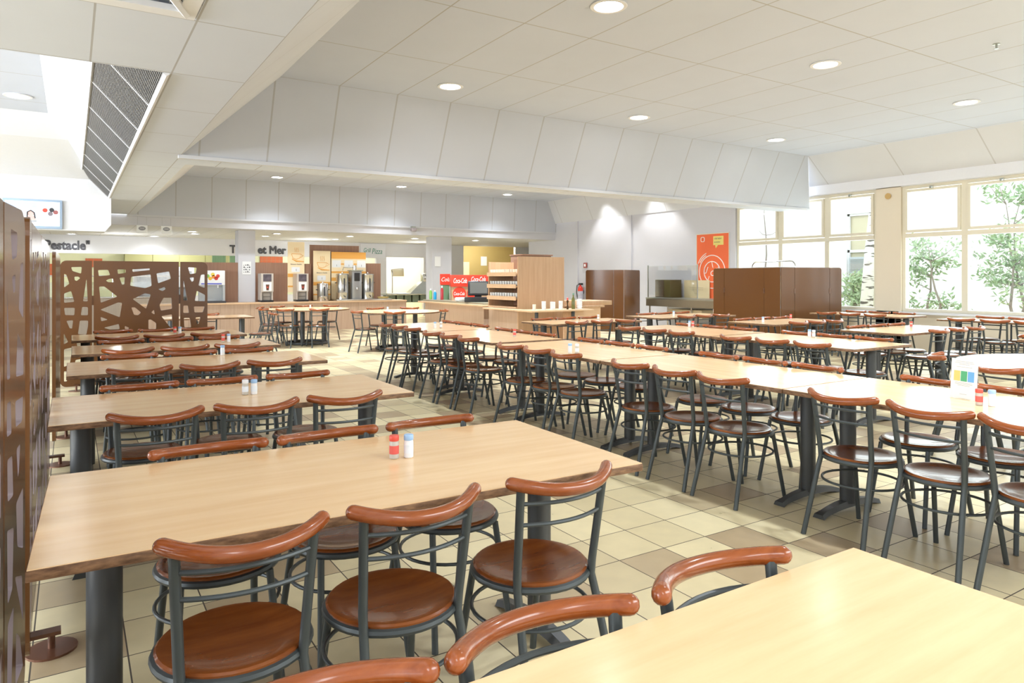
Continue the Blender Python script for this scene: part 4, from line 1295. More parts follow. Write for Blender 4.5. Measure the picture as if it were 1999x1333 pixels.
for (x, z, w, h, lab) in ((-0.75, 1.62, 0.32, 0.38, 'small brick-red square panel on green kitchen wall, left of the screen'), (6.15, 2.05, 0.85, 0.35, 'brick-red grid panel above the brown back panel'), (0.4, 1.9, 0.5, 0.3, 'brick-red panel peeping above the cut-out screen')):
    o = B().box(0, -0.03, 0, w, 0, h).build('wall_tile_panel', seams('brick_red_tiles', (0.50, 0.13, 0.06), (0.35, 0.2, 0.12), 0.16, 0, pz=0.16, w=0.006)); o.location = (x, 27.98, z - 0.12); tag(o, lab, 'wall panel', 'brick-red panels on the kitchen wall')
for (x, lab) in ((3.95, 'left of two'), (4.5, 'right of two')):
    o = B().box(0, 0, -1.75, 0.42, 0.05, 0.6).build('green_shutter', seams('ribbed_green', (0.22, 0.34, 0.20), (0.12, 0.22, 0.12), 0.05, 0, w=0.006)); o.location = (x, 24.9, 1.75)
    tag(o, 'ribbed green shutter panel behind the white column, ' + lab, 'shutter', 'ribbed green shutters')
o = B().box(0, 0, 0, 0.35, 0.3, 0.9, bev=0.01).build('kitchen_post', mat('sage', (0.36, 0.45, 0.34), 0.5)); o.location = (8.72, 23.2, 1.3)
tag(o, 'sage green post behind the right back panel under the pizza sign', 'post')
bpy.data.objects.remove(o)

# kitchen hatch: steel table, slicer, hood
t = thing('kitchen_worktable', 'stainless kitchen worktable seen through the bright hatch', 'work table', (8.6, 21.3, 0))
B().box(0, 0, 0.86, 2.2, 0.75, 0.90, bev=0.006).build('steel_top', M_steel2, t)
B().box(0.05, 0.05, 0.25, 2.15, 0.7, 0.28).build('lower_shelf', M_steel2, t, smooth=False)
for (x, y) in ((0.06, 0.06), (2.14, 0.06), (0.06, 0.69), (2.14, 0.69)): B().tube([(x, y, 0), (x, y, 0.86)], 0.022, seg=8).build('leg', M_steel2, t)
b = B()
for k in range(7): b.box(0.15 + k * 0.28, 0.1, 0.60, 0.37 + k * 0.28, 0.6, 0.84)
b.build('drawer_bank', mat('green_steel', (0.22, 0.26, 0.18), 0.35, metal=0.6, noise=0.3, nscale=10), t, smooth=False)
t = thing('food_slicer', 'steel food slicer on the kitchen worktable in the hatch', 'slicer', (10.0, 21.5, 0.90))
b = B(); b.add([(-0.45, 0, 0.0), (0.45, 0, 0.0), (0.45, 0.4, 0.0), (-0.45, 0.4, 0.0), (0.0, 0.05, 0.38), (0.45, 0.05, 0.38), (0.45, 0.35, 0.38), (0.0, 0.35, 0.38)],
               [(0, 3, 2, 1), (4, 5, 6, 7), (0, 1, 5, 4), (1, 2, 6, 5), (2, 3, 7, 6), (3, 0, 4, 7)]); b.build('base', M_steel2, t, smooth=False)
B().box(0.05, 0.08, 0.36, 0.38, 0.3, 0.66, bev=0.02).build('motor_housing', M_steel, t)
B().tube([(0.3, 0.02, 0.42), (0.16, 0.02, 0.62)], 0.02, seg=8, round_end=True).build('handle', M_black, t)
t = thing('heat_lamp', 'slanted steel heat shelf on a post inside the kitchen hatch', 'heat lamp', (8.95, 21.6, 0.90))
B().tube([(0.0, 0, 0), (0.0, 0, 0.72)], 0.02, seg=8).build('post', M_steel, t)
B().slab((-0.15, -0.25, 0.80), (0.3, -0.25, 0.80), (0.55, 0.3, 0.56), (0.1, 0.3, 0.56), 0.03).build('shade', M_steel, t, smooth=False)
# sensor with hanging cable on wall
t = thing('pull_switch', 'small red pull switch on a cable right of the kitchen hatch', 'switch', (8.97 + 2.65, 23.98, 1.55))
b = B(); b.tube([(0, -0.01, 0.15), (0, -0.01, 1.1)], 0.012, seg=6); b.build('cable', M_dark, t)
B().box(-0.07, -0.05, 0.0, 0.07, 0, 0.16, bev=0.01).build('switch_box', mat('switch_pink', (0.55, 0.18, 0.18), 0.4), t)

# ochre room door
t = thing('bright_doorway', 'lit cream inner door in the ochre room above the cola counter', 'door', (13.55, 26.58, 0))
B().box(0, -0.04, 0, 1.0, 0, 2.1).build('door_leaf', mat('lit_cream_door', (0.88, 0.82, 0.55), 0.4), t, smooth=False)
B().tube([(0.9, -0.06, 1.0), (0.8, -0.06, 1.0)], 0.015, seg=8, round_end=True).build('handle', M_steel, t)
t = thing('notice_sheet', 'white notice on the ochre wall above the shelf unit', 'notice', (15.15, 26.59, 1.95)); B().box(0, -0.01, 0, 0.3, 0, 0.4).build('sheet', M_paper, t, smooth=False)

# ============================================================ COLA COUNTER
CX0 = 7.65
t = thing('cola_counter', 'wood-fronted counter carrying the red cola sign and the till', 'counter', (CX0, 13.35, 0))
B().box(0.12, 0.15, 0, 0.75, 3.2, 0.77).build('base_cabinet', M_cwood, t, smooth=False)
B().box(0, 0, 0.77, 0.85, 3.4, 0.81, bev=0.008).build('worktop', M_ctop, t)
B().box(0.06, 0.05, 0.81, 0.82, 3.2, 0.85).build('upper_tray', mat('tray_green', (0.30, 0.28, 0.20), 0.4), t, smooth=False)
t = thing('till_cupboard', 'dark open cupboard between the cola counter and the shelf unit', 'cupboard', (7.95, 12.55, 0))
B().box(0, 0, 0, 0.6, 0.78, 0.72).build('cupboard_body', mat('dark_cupboard', (0.10, 0.03, 0.02), 0.4), t, smooth=False)
B().box(-0.02, 0, 0.72, 0.6, 0.8, 0.78).build('cupboard_top', M_cwood2, t, smooth=False)
# cola dispenser sign box: faces the camera
ca = radians(-22)
t = thing('cola_dispenser', 'red drinks dispenser with white script cola lettering on the counter', 'drinks dispenser', (7.95, 15.4, 0.85), ca)
B().box(0, 0, 0, 1.05, 0.45, 0.34).build('cabinet', M_cwood2, t, smooth=False)
B().box(-0.02, -0.03, 0.34, 1.1, 0.45, 0.63, bev=0.01).build('red_header', M_red, t)
text('header_lettering', 'Coca-Cola', 0.17, frameY(0.03, -0.034, 0.43), M_poswhite, t, extrude=0.002, shear=0.35, bold=0.002, sx=0.46)
text('header_lettering', 'Coca-Cola', 0.17, frameY(0.47, -0.034, 0.47), M_poswhite, t, extrude=0.002, shear=0.35, bold=0.002, sx=0.50)
for k, x in enumerate((0.19, 0.54)):
    B().lathe([(0.001, -0.006), (0.165, -0.006), (0.165, 0.0), (0.001, 0.0)], (x, -0.006, 0.17), seg=28, axis='y').build('red_disc', M_red, t)
    text('disc_lettering', 'Coca-Cola', 0.115, frameY(x - 0.15, -0.016, 0.13), M_poswhite, t, extrude=0.001, shear=0.35, bold=0.001, sx=0.55)
for k, x in enumerate((0.62, 0.84)):
    B().box(x, -0.045, 0.30, x + 0.2, -0.04, 0.44).build('paper_note', M_paper, t, smooth=False)
t = thing('cola_side_sign', 'small square red cola sign left of the dispenser', 'sign', (8.0, 16.15, 0.85), ca)
B().box(0, 0, 0.38, 0.26, 0.05, 0.66).build('red_sign', M_red, t, smooth=False)
text('sign_lettering', 'Cola', 0.15, frameY(0.02, -0.004, 0.47), M_poswhite, t, extrude=0.002, shear=0.35, sx=0.8)
B().box(0.02, 0.02, 0, 0.24, 0.06, 0.42).build('stand', mat('sign_stand_green', (0.16, 0.28, 0.16), 0.4), t, smooth=False)
# till
t = thing('till_monitor', 'black tilted touch-screen till on the cola counter', 'till', (8.02, 14.2, 0.85), radians(-28))
B().box(-0.32, -0.25, 0.0, 0.34, 0.2, 0.11, bev=0.01).build('cash_drawer', M_black, t)
B().box(-0.08, 0.0, 0.11, 0.08, 0.15, 0.25).build('stand', M_black, t, smooth=False)
mt = Matrix.Translation((0.0, -0.02, 0.15)) @ Matrix.Rotation(radians(-22), 4, 'X')
B().box(-0.24, -0.03, 0, 0.26, 0.03, 0.35, bev=0.015, mtx=mt).build('screen_housing', M_black, t)
B().box(-0.19, -0.034, 0.04, 0.21, -0.031, 0.31, mtx=mt).build('screen_face', mat('till_glass', (0.12, 0.12, 0.11), 0.1), t, smooth=False)
# bottles near the left of cola counter
for k, (x, y, h, c, lab) in enumerate(((7.95, 16.6, 0.28, (0.25, 0.55, 0.12), 'green squeeze bottle on the cola counter'), (7.93, 16.3, 0.24, (0.02, 0.35, 0.65), 'blue squeeze bottle on the cola counter'),
                                    (7.98, 16.0, 0.36, (0.45, 0.04, 0.05), 'red bottle with white cap on the cola counter'))):
    t = thing('squeeze_bottle', lab, 'bottle', (x, y, 0.85), 0, 'squeeze bottles on the cola counter')
    B().lathe([(0.035, 0), (0.04, 0.02), (0.04, h * 0.7), (0.02, h * 0.85)], seg=14).build('bottle_body', mat('bottle_tint_%s' % ('green', 'blue', 'red')[k], c, 0.3), t)
    B().lathe([(0.02, h * 0.85), (0.02, h), (0.001, h)], seg=14).build('bottle_cap', M_cap, t)
t = thing('wicker_tray', 'brown wicker tray at the left end of the cola counter', 'tray', (7.95, 16.45, 0.81))
bpy.data.objects.remove(t)
b = B(); b.box(-0.14, -0.1, 0, 0.14, 0.1, 0.09, bev=0.03); o = b.build('napkin_pile', mat('napkin_white', (0.9, 0.88, 0.85), 0.8)); o.location = (7.90, 14.8, 0.852)
tag(o, 'crumpled white napkins beside the black till', 'napkins')

# ============================================================ SHELF UNIT
SX, SY = 7.45, 11.6
t = thing('glass_shelf_unit', 'tall wooden shelf unit holding rows of glasses', 'shelf unit', (SX, SY, 0))
B().box(0, -0.02, 0, 1.12, 0.02, 1.83).build('side_panel', M_cwood2, t, smooth=False)
B().box(0, 1.13, 0.80, 0.62, 1.16, 1.74).build('side_panel', M_cwood2, t, smooth=False)
B().box(0.62, 0.02, 0.80, 0.65, 1.13, 1.80).build('back_panel', M_bpanel, t, smooth=False)
B().box(0.01, 0.02, 0.0, 0.05, 1.15, 0.80).build('front_panel', M_cwood, t, smooth=False)
zsh = (1.46, 1.22, 0.98)
for z in zsh:
    B().box(-0.03, 0.02, z, 0.60, 1.13, z + 0.02).build('shelf', M_cwood2, t, smooth=False)
    B().box(-0.05, 0.02, z - 0.02, -0.03, 1.13, z + 0.06).build('shelf_lip', M_ctop, t, smooth=False)
B().box(-0.03, 0.02, 0.80, 0.60, 1.13, 0.83).build('shelf', M_ctop, t, smooth=False)
mgl = mat('tumbler_glass', (0.75, 0.76, 0.74), 0.08, spec=0.8)
mgl2 = mat('cream_cup', (0.85, 0.80, 0.68), 0.4)
glass0 = None
for si, z in enumerate(zsh):
    for k in range(11):
        for r_ in range(2):
            lab = ('cream tumbler on the top shelf', 'clear tumbler on the middle shelf', 'clear tumbler on the lowest shelf')[si] + (', front row, ', ', rear row, ')[r_] + ('first', 'second', 'third', 'fourth', 'fifth', 'sixth', 'seventh', 'eighth', 'ninth', 'tenth', 'eleventh')[k] + ' from the side panel'
            key = 'tumbler%d' % (si > 0)
            if key not in KIDS:
                o = B().lathe([(0.025, 0), (0.034, 0.10), (0.031, 0.10), (0.023, 0.006), (0.001, 0.006)], seg=12).build('tumbler', mgl2 if si == 0 else mgl)
                KIDS[key] = o
            else:
                o = KIDS[key].copy(); COL.objects.link(o)
            o.location = (SX + 0.03 + r_ * 0.12, SY + 0.08 + k * 0.099, z + 0.0215)
            tag(o, lab, 'glass', ('cream tumblers on the top shelf', 'clear tumblers on the middle shelf', 'clear tumblers on the lowest shelf')[si])
t = thing('corner_counter', 'low wooden corner counter on grey poles with white cups on it', 'counter', (7.2, 10.72, 0))
b = B(); b.box(0, 0, 0.765, 1.46, 0.62, 0.795, bev=0.006); b.build('counter_top', M_ctop, t)
b = B(); b.box(0, 0.62, 0.765, 0.23, 1.85, 0.795, bev=0.006); b.build('counter_return', M_ctop, t)
for x in (0.22, 1.08): B().lathe([(0.035, 0), (0.035, 0.765)], (x, 0.18, 0), seg=16).build('pole', M_pole, t)
B().box(1.13, 0.20, 0, 1.36, 0.58, 0.765).build('base_cabinet', M_ctop, t, smooth=False)
t = thing('side_cabinet', 'wooden cabinet with stepped tops right of the shelf unit', 'cabinet', (8.75, 11.3, 0))
B().box(0, 0, 0, 0.55, 0.8, 0.80).build('cabinet_body', M_ctop, t, smooth=False)
B().box(-0.05, -0.05, 0.80, 0.62, 0.85, 0.84, bev=0.005).build('cabinet_top', M_cwood2, t)
B().box(0.0, 0.05, 0.84, 0.9, 0.85, 0.93, bev=0.005).build('raised_top', M_cwood2, t)
cups = [(7.40, 10.95, 0.032, 0.10, mgl2, 'beige tapered cup at the left end of the corner counter'),
        (7.62, 10.95, 0.042, 0.155, M_cap, 'stack of white cups, second item from the left on corner counter'),
        (7.83, 10.95, 0.050, 0.14, M_cap, 'wide stack of white cups in the middle of the corner counter'),
        (8.02, 10.95, 0.040, 0.155, M_cap, 'narrow stack of white cups left of the red sauce bottle'),
        (8.46, 10.93, 0.055, 0.185, M_cap, 'tallest white canister at the right end of corner counter')]
for (x, y, r_, h, m_, lab) in cups:
    t = thing('cup_stack', lab, 'cups', (x, y, 0.805), 0, 'cups on the corner counter')
    prof = [(r_ * 0.8, 0)]
    n = 5
    for k in range(n):
        prof += [(r_ * 0.86 + r_ * 0.1 * (k + 1) / n, h * (k + 0.7) / n), (r_ * 1.02, h * (k + 0.8) / n), (r_ * 1.02, h * (k + 1) / n)]
    prof += [(0.001, h)]
    B().lathe(prof, seg=18).build('cup', m_, t)
    B().lathe([(0.001, -0.01), (r_ * 1.5, -0.01), (r_ * 1.6, -0.001), (0.001, -0.001)], seg=18).build('saucer', M_poswhite, t)
t = thing('sauce_bottle', 'dark sauce bottle with red cap among the white cups', 'bottle', (8.17, 10.93, 0.795))
B().lathe([(0.022, 0), (0.024, 0.01), (0.010, 0.10), (0.024, 0.16), (0.012, 0.18)], seg=14).build('bottle_body', mat('sauce_dark', (0.05, 0.03, 0.01), 0.2), t)
B().lathe([(0.018, 0.18), (0.016, 0.22), (0.001, 0.235)], seg=14).build('bottle_cap', M_redcap, t)
t = thing('oil_bottle', 'green glass oil bottle next to the tallest white canister', 'bottle', (8.34, 10.97, 0.795))
B().lathe([(0.034, 0), (0.036, 0.01), (0.036, 0.19), (0.014, 0.24), (0.014, 0.28)], seg=14).build('bottle_body', mat('olive_glass', (0.16, 0.17, 0.05), 0.15), t)
B().lathe([(0.016, 0.28), (0.016, 0.31), (0.001, 0.31)], seg=14).build('bottle_cap', mat('cap_green', (0.1, 0.3, 0.2), 0.4), t)
# wooden box on top at back
o = B().box(0, 0, 0, 1.3, 0.5, 0.25, bev=0.01).build('wooden_crate', M_bpanel); o.location = (10.9, 16.2, 1.68 + 0.0)
bpy.data.objects.remove(o)
t = thing('tall_cabinet', 'brown wooden cabinet top showing above the shelf unit', 'cabinet', (8.85, 13.6, 0))
B().box(0, 0, 0, 0.83, 0.5, 1.93, bev=0.008).build('cabinet_body', M_bpanel, t)
B().box(0.03, -0.02, 1.0, 0.80, 0.0, 1.90).build('cabinet_door', M_bpanel, t, smooth=False)
B().box(-0.02, -0.03, 1.93, 0.86, 0.52, 1.96, bev=0.004).build('cabinet_top', M_bpanel, t)

# ============================================================ RIGHT WALL THINGS
# orange poster
t = thing('orange_poster', 'tall orange poster with white circles and the word JOY', 'poster', (WX - 0.002, 12.55, 0.90))
PWD, PHT = 1.02, 1.60
B().box(-0.015, -PWD, 0, 0, 0, PHT).build('poster_sheet', M_orange, t, smooth=False)
b = B(); b.box(-0.02, -PWD - 0.015, -0.02, 0, -PWD, PHT + 0.02); b.box(-0.02, 0, -0.02, 0, 0.015, PHT + 0.02); b.box(-0.02, -PWD, PHT, 0, 0, PHT + 0.02); b.box(-0.02, -PWD, -0.02, 0, 0, 0)
b.build('poster_frame', M_frame, t, smooth=False)


def ring_on(xc, zc, r, w, a0=0, a1=2 * pi, n=48):
    pts = []
    full = abs(a1 - a0 - 2 * pi) < 1e-3
    m_ = n if full else n + 1
    for k in range(m_):
        a = a0 + (a1 - a0) * k / n
        pts.append((-0.017, -(xc + r * cos(a)), zc + r * sin(a)))
    return B().tube(pts, w, seg=6, closed=full)


ccx, ccz = 0.50, 0.66
ring_on(ccx, ccz, 0.41, 0.012).build('outer_circle', M_poswhite, t)
ring_on(ccx, ccz, 0.255, 0.012).build('inner_circle', M_poswhite, t)
ring_on(ccx, ccz, 0.50, 0.010, radians(112), radians(155), 12).build('motion_arc', M_poswhite, t)
ring_on(ccx, ccz, 0.455, 0.010, radians(115), radians(150), 12).build('motion_arc', M_poswhite, t)
ring_on(ccx, ccz, 0.50, 0.010, radians(-68), radians(-25), 12).build('motion_arc', M_poswhite, t)
ring_on(ccx, ccz, 0.455, 0.010, radians(-65), radians(-30), 12).build('motion_arc', M_poswhite, t)
for (ch, x, z, s_) in (('J', 0.29, 0.66, 0.20), ('O', 0.42, 0.58, 0.20), ('Y', 0.56, 0.60, 0.24)):
    text('poster_letter', ch, s_, frameX(-0.016, -x, z) @ Matrix.Rotation(radians(-14), 4, 'Z'), M_poswhite, t, extrude=0.002, shear=0.15)
for pth in ([(-0.017, -0.49, 0.91), (-0.017, -0.53, 0.76)], [(-0.017, -0.41, 0.55), (-0.017, -0.37, 0.45)], [(-0.017, -0.70, 0.78), (-0.017, -0.66, 0.60), (-0.017, -0.62, 0.44)]):
    B().tube(pth, 0.009, seg=6).build('drawn_stroke', M_poswhite, t)
b = B(); sq = [(0.14, 1.42), (0.25, 1.42), (0.25, 1.53), (0.14, 1.53)]
b.tube([(-0.017, -p[0], p[1]) for p in round_poly(sq, 0.04)], 0.010, seg=6, closed=True); b.build('camera_icon', M_poswhite, t)
b = B(); b.box(-0.019, -0.86, 1.32, -0.015, -0.54, 1.54); b.add([(-0.019, -0.60, 1.33), (-0.019, -0.70, 1.33), (-0.019, -0.62, 1.24)], [(0, 1, 2)])
b.build('speech_bubble', M_yel, t, smooth=False)
text('bubble_lettering', 'C\'EST BON !', 0.055, frameX(-0.020, -0.57, 1.46), M_ink, t, extrude=0.001, sx=0.8)
text('bubble_lettering', 'du bonheur', 0.045, frameX(-0.020, -0.57, 1.38), M_ink, t, extrude=0.001, sx=0.9)

# steel shelf counter along the wall
t = thing('steel_wall_counter', 'long stainless counter fixed under the orange poster', 'counter', (12.75, 10.5, 0))
B().box(0, 0, 0.86, 0.72, 3.15, 0.90, bev=0.005).build('steel_top', M_steel2, t)
B().box(0.0, 0.02, 0.68, 0.03, 3.13, 0.86).build('apron', mat('steel_apron', (0.30, 0.27, 0.20), 0.3, metal=0.7), t, smooth=False)
for y in (0.1, 0.9, 1.6, 2.4, 3.05):
    B().tube([(0.06, y, 0), (0.06, y, 0.86)], 0.02, seg=8).build('leg', M_steel, t)
B().box(0.1, 1.3, 0.42, 0.6, 2.4, 0.62).build('lower_box', mat('box_cream', (0.6, 0.5, 0.34), 0.5), t, smooth=False)
t = thing('counter_cabinet', 'dark small cabinet with steel front standing on the steel counter', 'appliance', (13.0, 13.0, 0.90))
B().box(0, 0, 0, 0.40, 0.55, 0.46, bev=0.008).build('cabinet_body', mat('cabinet_olive_dark', (0.10, 0.085, 0.03), 0.3), t)
B().box(-0.02, 0.22, 0.02, 0.0, 0.53, 0.44).build('steel_front', M_steel, t, smooth=False)
t = thing('cream_notice', 'cream sheet leaning on the wall beside the dark cabinet', 'notice', (13.44, 12.1, 0.90))
B().box(0, 0, 0, 0.02, 0.85, 0.45).build('sheet', mat('cream_sheet', (0.74, 0.60, 0.36), 0.6), t, smooth=False)
b = B()
for z in (0.20, 0.25): b.box(-0.002, 0.2, z, 0, 0.65, z + 0.012)
b.build('printed_lines', mat('cream_print', (0.55, 0.45, 0.28), 0.6), t, smooth=False)
t = thing('glass_guard', 'clear glass sheet standing above the steel counter', 'glass guard', (12.92, 12.0, 0.90))
B().box(0, 0, 0.0, 0.01, 1.75, 0.82).build('glass_pane', M_clear, t, smooth=False)
for y in (0.0, 1.73): B().box(-0.008, y, 0, 0.018, y + 0.02, 0.84).build('guard_post', M_steel2, t, smooth=False)

# fire extinguisher on W wall
t = thing('fire_extinguisher', 'red fire extinguisher with black hose on the grey wall', 'fire extinguisher', (WX - 0.11, 17.25, 0.62))
B().lathe([(0.075, 0), (0.085, 0.02), (0.085, 0.42), (0.07, 0.50), (0.03, 0.54), (0.03, 0.57)], seg=20).build('cylinder', M_red, t)
B().lathe([(0.086, 0.10), (0.086, 0.38)], seg=20).build('label_band', mat('ext_label', (0.55, 0.55, 0.65), 0.5, noise=0.5, nscale=10), t)
B().box(-0.03, -0.10, 0.57, 0.03, 0.06, 0.63, bev=0.01).build('valve_handle', M_black, t)
b = B(); b.tube([(0, 0.03, 0.59), (0, 0.17, 0.56), (0, 0.20, 0.35), (0, 0.13, 0.1), (0, 0.10, 0.02)], 0.014, seg=8); b.build('hose', M_black, t)
B().lathe([(0.075, -0.015), (0.085, 0.0), (0.086, 0.03)], seg=20).build('base_ring', M_black, t)
B().box(0.08, -0.03, 0.3, 0.11, 0.03, 0.4).build('wall_bracket', M_black, t, smooth=False)
t = thing('alarm_button', 'small red alarm call point on the wall above the extinguisher', 'alarm', (WX - 0.035, 17.12, 1.80))
B().box(0, -0.08, -0.08, 0.03, 0.08, 0.08, bev=0.006).build('box_body', mat('alarm_red', (0.35, 0.08, 0.07), 0.4), t)
B().box(-0.004, -0.04, -0.04, 0, 0.04, 0.04).build('press_plate', M_cap, t, smooth=False)
# chrome rail trolley peeping over the right screen
t = thing('luggage_trolley', 'chrome rail trolley peeping over the wide brown screen', 'trolley', (12.75, 9.7, 0))
b = B()
arc = [(0, -0.55, 0.1), (0, -0.55, 1.62)] + [(0, -0.55 + 0.12 * (1 - cos(a)), 1.62 + 0.14 * sin(a)) for a in [pi / 2 * k / 5 for k in range(1, 6)]] + [(0, 0.43, 1.76)] + [(0, 0.43 + 0.12 * sin(a), 1.62 + 0.14 * cos(a)) for a in [pi / 2 * k / 5 for k in range(1, 6)]] + [(0, 0.55, 0.1)]
b.tube(arc, 0.014, seg=8); b.build('arched_rail', M_steel, t)
b = B()
for y in (-0.2, 0.15): b.tube([(0, y, 0.2), (0, y, 1.76)], 0.010, seg=6)
b.build('upright', M_steel, t)
B().box(-0.28, -0.58, 0.12, 0.28, 0.58, 0.20, bev=0.01).build('platform', M_steel2, t)
B().box(-0.2, -0.42, 1.45, 0.2, 0.42, 1.64, bev=0.01).build('pale_box', mat('pale_grey_box', (0.55, 0.55, 0.53), 0.5), t)
for (x, y) in ((-0.22, -0.5), (0.22, -0.5), (-0.22, 0.5), (0.22, 0.5)):
    B().lathe([(0.001, -0.012), (0.055, -0.012), (0.055, 0.012), (0.001, 0.012)], (x, y, 0.056), seg=14, axis='x').build('wheel', M_foot, t)
# sensor on the pillar, sprinkler on ceiling
t = thing('wall_sensor', 'small round ochre sensor high on the cream window pillar', 'sensor', (WX - 0.03, 7.62, 3.0))
B().lathe([(0.001, 0), (0.06, 0), (0.05, 0.03), (0.001, 0.03)], seg=18, axis='x').build('sensor_disc', mat('ochre', (0.55, 0.36, 0.13), 0.4), t)
t = thing('sprinkler_head', 'tiny sprinkler head hanging under the bay ceiling near the windows', 'sprinkler', (8.35, 3.55, 3.9))
B().lathe([(0.035, 0), (0.035, -0.008), (0.010, -0.012), (0.010, -0.045), (0.022, -0.05), (0.022, -0.053), (0.001, -0.053)], seg=14).build('sprinkler_body', M_steel2, t)
t = thing('ceiling_camera', 'small grey box camera under the soffit near the second column', 'camera', (8.35, 18.60, 2.90))
B().box(-0.06, -0.06, -0.05, 0.06, 0.06, 0, bev=0.008).build('mount', M_steel2, t)
B().box(-0.07, -0.10, -0.15, 0.07, 0.04, -0.05, bev=0.012).build('camera_body', mat('camera_grey', (0.30, 0.26, 0.26), 0.4), t)

# ============================================================ OUTSIDE
M_out = mat('outdoor_render', (0.86, 0.86, 0.85), 0.8, noise=0.03, nscale=1)
structure(B().box(13.8, -14, -0.15, 45, 34, -0.03).build('ground', mat('courtyard_paving', (0.66, 0.67, 0.62), 0.8, noise=0.1, nscale=1.5), smooth=False))
t = thing('courtyard_building', 'white building across the courtyard seen through the windows', 'building', (20.5, -8, 0))
b = B(); b.box(0, 0, 0, 0.3, 13.9, 6.5); b.box(0, 15.3, 0, 0.3, 19.2, 6.5) ; b.box(0, 20.9, 0, 0.3, 34, 6.5); b.box(0, 13.9, 3.3, 0.3, 15.3, 6.5); b.box(0, 19.2, 3.4, 0.3, 20.9, 6.5); b.box(0, 13.9, 0, 0.3, 15.3, 0.5); b.box(0, 19.2, 0, 0.3, 20.9, 0.4)
b.build('wall', M_out, t, smooth=False)
for (y0, y1, z0, z1) in ((13.9, 15.3, 0.5, 3.3), (19.2, 20.9, 0.4, 3.4)):
    f = B(); f.box(0.05, y0, z0, 0.12, y1, z0 + 0.07); f.box(0.05, y0, z1 - 0.07, 0.12, y1, z1); f.box(0.05, y0, z0, 0.12, y0 + 0.07, z1); f.box(0.05, y1 - 0.07, z0, 0.12, y1, z1); f.box(0.05, y0, 2.2, 0.12, y1, 2.28)
    fo = f.build('window', M_white, t, smooth=False)
    B().box(0.14, y0, z0, 0.16, y1, z1).build('pane', mat('far_window_beige', (0.62, 0.58, 0.42), 0.15), fo, smooth=False)
t = thing('air_conditioner', 'grey air conditioning unit on the courtyard wall behind the birch', 'air conditioner', (20.28, 11.9, 1.55))
B().box(0, 0, 0, 0.35, 0.8, 0.5, bev=0.02).build('casing', mat('aircon_grey', (0.42, 0.47, 0.50), 0.5), t)
b = B()
for k in range(8): b.box(-0.012, 0.06, 0.06 + k * 0.05, 0.0, 0.74, 0.08 + k * 0.05)
b.build('louvres', M_steel2, t, smooth=False)
t = thing('brick_band', 'pale orange brick terrace wall beyond the shrubs outside', 'wall', (19.2, 3.4, 0))
B().box(0, 0, 0.0, 0.25, 4.0, 2.7).build('brickwork', seams('orange_bricks', (0.72, 0.46, 0.32), (0.78, 0.72, 0.66), 0, 0, 0.42, 0, 0.14, 0, w=0.012), t, smooth=False)
B().box(-0.03, -0.03, 2.7, 0.28, 4.03, 2.78).build('coping', M_out, t, smooth=False)

# birch
def trunk_mesh(path, radii, m_, name, par):
    B().tube(path, radii, seg=10).build(name, m_, par)


mb = bpy.data.materials.new('birch_bark'); tt, nn, ll, bb_ = nodes_of(mb)
nz = nn.new('ShaderNodeTexNoise'); mp = nn.new('ShaderNodeMapping'); tc = nn.new('ShaderNodeTexCoord'); mp.inputs['Scale'].default_value = (2, 2, 9)
ll.new(tc.outputs['Object'], mp.inputs['Vector']); ll.new(mp.outputs['Vector'], nz.inputs['Vector']); nz.inputs['Scale'].default_value = 1.6
rp = nn.new('ShaderNodeValToRGB'); rp.color_ramp.elements[0].position = 0.40; rp.color_ramp.elements[0].color = (0.12, 0.11, 0.10, 1); rp.color_ramp.elements[1].position = 0.46; rp.color_ramp.elements[1].color = (0.85, 0.85, 0.84, 1)
ll.new(nz.outputs['Fac'], rp.inputs['Fac']); ll.new(rp.outputs['Color'], bb_.inputs['Base Color'])
t = thing('birch_tree', 'white birch trunk with dark marks outside the left window', 'tree', (15.5, 9.25, 0))
trunk_mesh([(0, 0.05, -0.05), (0.0, 0.0, 1.0), (0.02, -0.06, 2.0), (0.05, -0.14, 3.0), (0.08, -0.22, 4.5), (0.1, -0.25, 6.0)], [0.15, 0.135, 0.12, 0.105, 0.085, 0.06], mb, 'trunk', t)
M_leaf = mat('shrub_leaf', (0.33, 0.48, 0.28), 0.5, noise=0.5, nscale=5)
M_leaf2 = mat('shrub_leaf_light', (0.44, 0.58, 0.36), 0.5, noise=0.4, nscale=5)
M_twig = mat('twig', (0.30, 0.26, 0.24), 0.7)


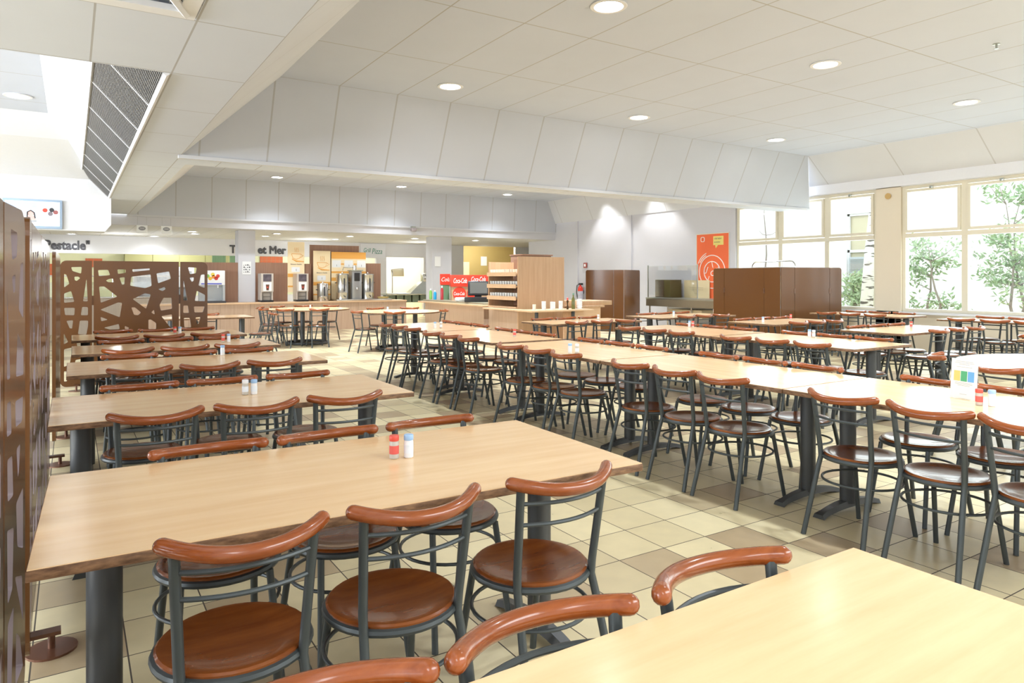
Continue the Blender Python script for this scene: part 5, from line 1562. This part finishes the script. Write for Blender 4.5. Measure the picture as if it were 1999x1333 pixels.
def shrub(x, y, h, spread, nb, label, seed, leafy=1.0, stems=2, zmin=0.5, lm=None):
    rr = random.Random(seed)
    t = thing('leafy_shrub' if leafy > 0.2 else 'bare_sapling', label, 'shrub', (x, y, 0), 0, 'plants in the courtyard')
    tw = B(); tips = []
    for s in range(stems):
        a = rr.uniform(0, 6.28); p = Vector((rr.uniform(-.1, .1), rr.uniform(-.15, .15), -0.05)); path = [p.copy()]
        n = 7
        for k in range(n):
            p = p + Vector((rr.uniform(-.06, .06) * spread, rr.uniform(-.13, .13) * spread, h / n)); path.append(p.copy())
        tw.tube(path, [0.035 * (1 - 0.8 * i / n) for i in range(n + 1)], seg=6)
        for k in range(nb):
            i = rr.randint(2, n); q = path[i]
            e = q + Vector((rr.uniform(-.4, .4), rr.uniform(-.7, .7), rr.uniform(0.05, .5))) * spread
            mid_ = (q + e) / 2 + Vector((0, 0, -0.04))
            tw.tube([q, mid_, e], [0.012, 0.008, 0.004], seg=5)
            tips += [e, mid_]
    tw.build('branches', M_twig, t)
    if leafy > 0:
        lf = B()
        for e in tips:
            if e.z < zmin: continue
            for k in range(int(26 * leafy)):
                c = e + Vector((rr.gauss(0, .09), rr.gauss(0, .13), rr.gauss(0, .09)))
                d = Vector((rr.uniform(-1, 1), rr.uniform(-1, 1), rr.uniform(-.4, 1))).normalized()
                s_ = d.cross(Vector((rr.uniform(-1, 1), rr.uniform(-1, 1), rr.uniform(-1, 1)))).normalized()
                Ln = rr.uniform(0.09, 0.17); wd = 0.024
                lf.add([c, c + d * Ln * 0.5 + s_ * wd, c + d * Ln, c + d * Ln * 0.5 - s_ * wd], [(0, 1, 2, 3)])
        o = lf.build('foliage', lm or M_leaf, t, smooth=False, fixn=False)
    return t


shrub(15.4, 7.75, 2.1, 0.75, 9, 'leafy shrub behind the left pane of the big window', 3, 1.0, 2, 0.6)
shrub(16.6, 6.55, 3.0, 0.8, 13, 'tallest leafy shrub behind the right pane of the big window', 5, 1.1, 2, 0.9)
shrub(15.2, 5.5, 2.3, 0.85, 9, 'leafy shrub at the right edge of the big window', 8, 1.0, 2, 0.7, M_leaf2)
shrub(17.6, 10.9, 1.3, 0.6, 8, 'low green bush left of the birch trunk', 12, 0.9, 3, 0.2, M_leaf2)
shrub(15.3, 11.9, 3.6, 0.5, 7, 'bare thin sapling with pink buds behind the poster-side window', 21, 0.0, 1)
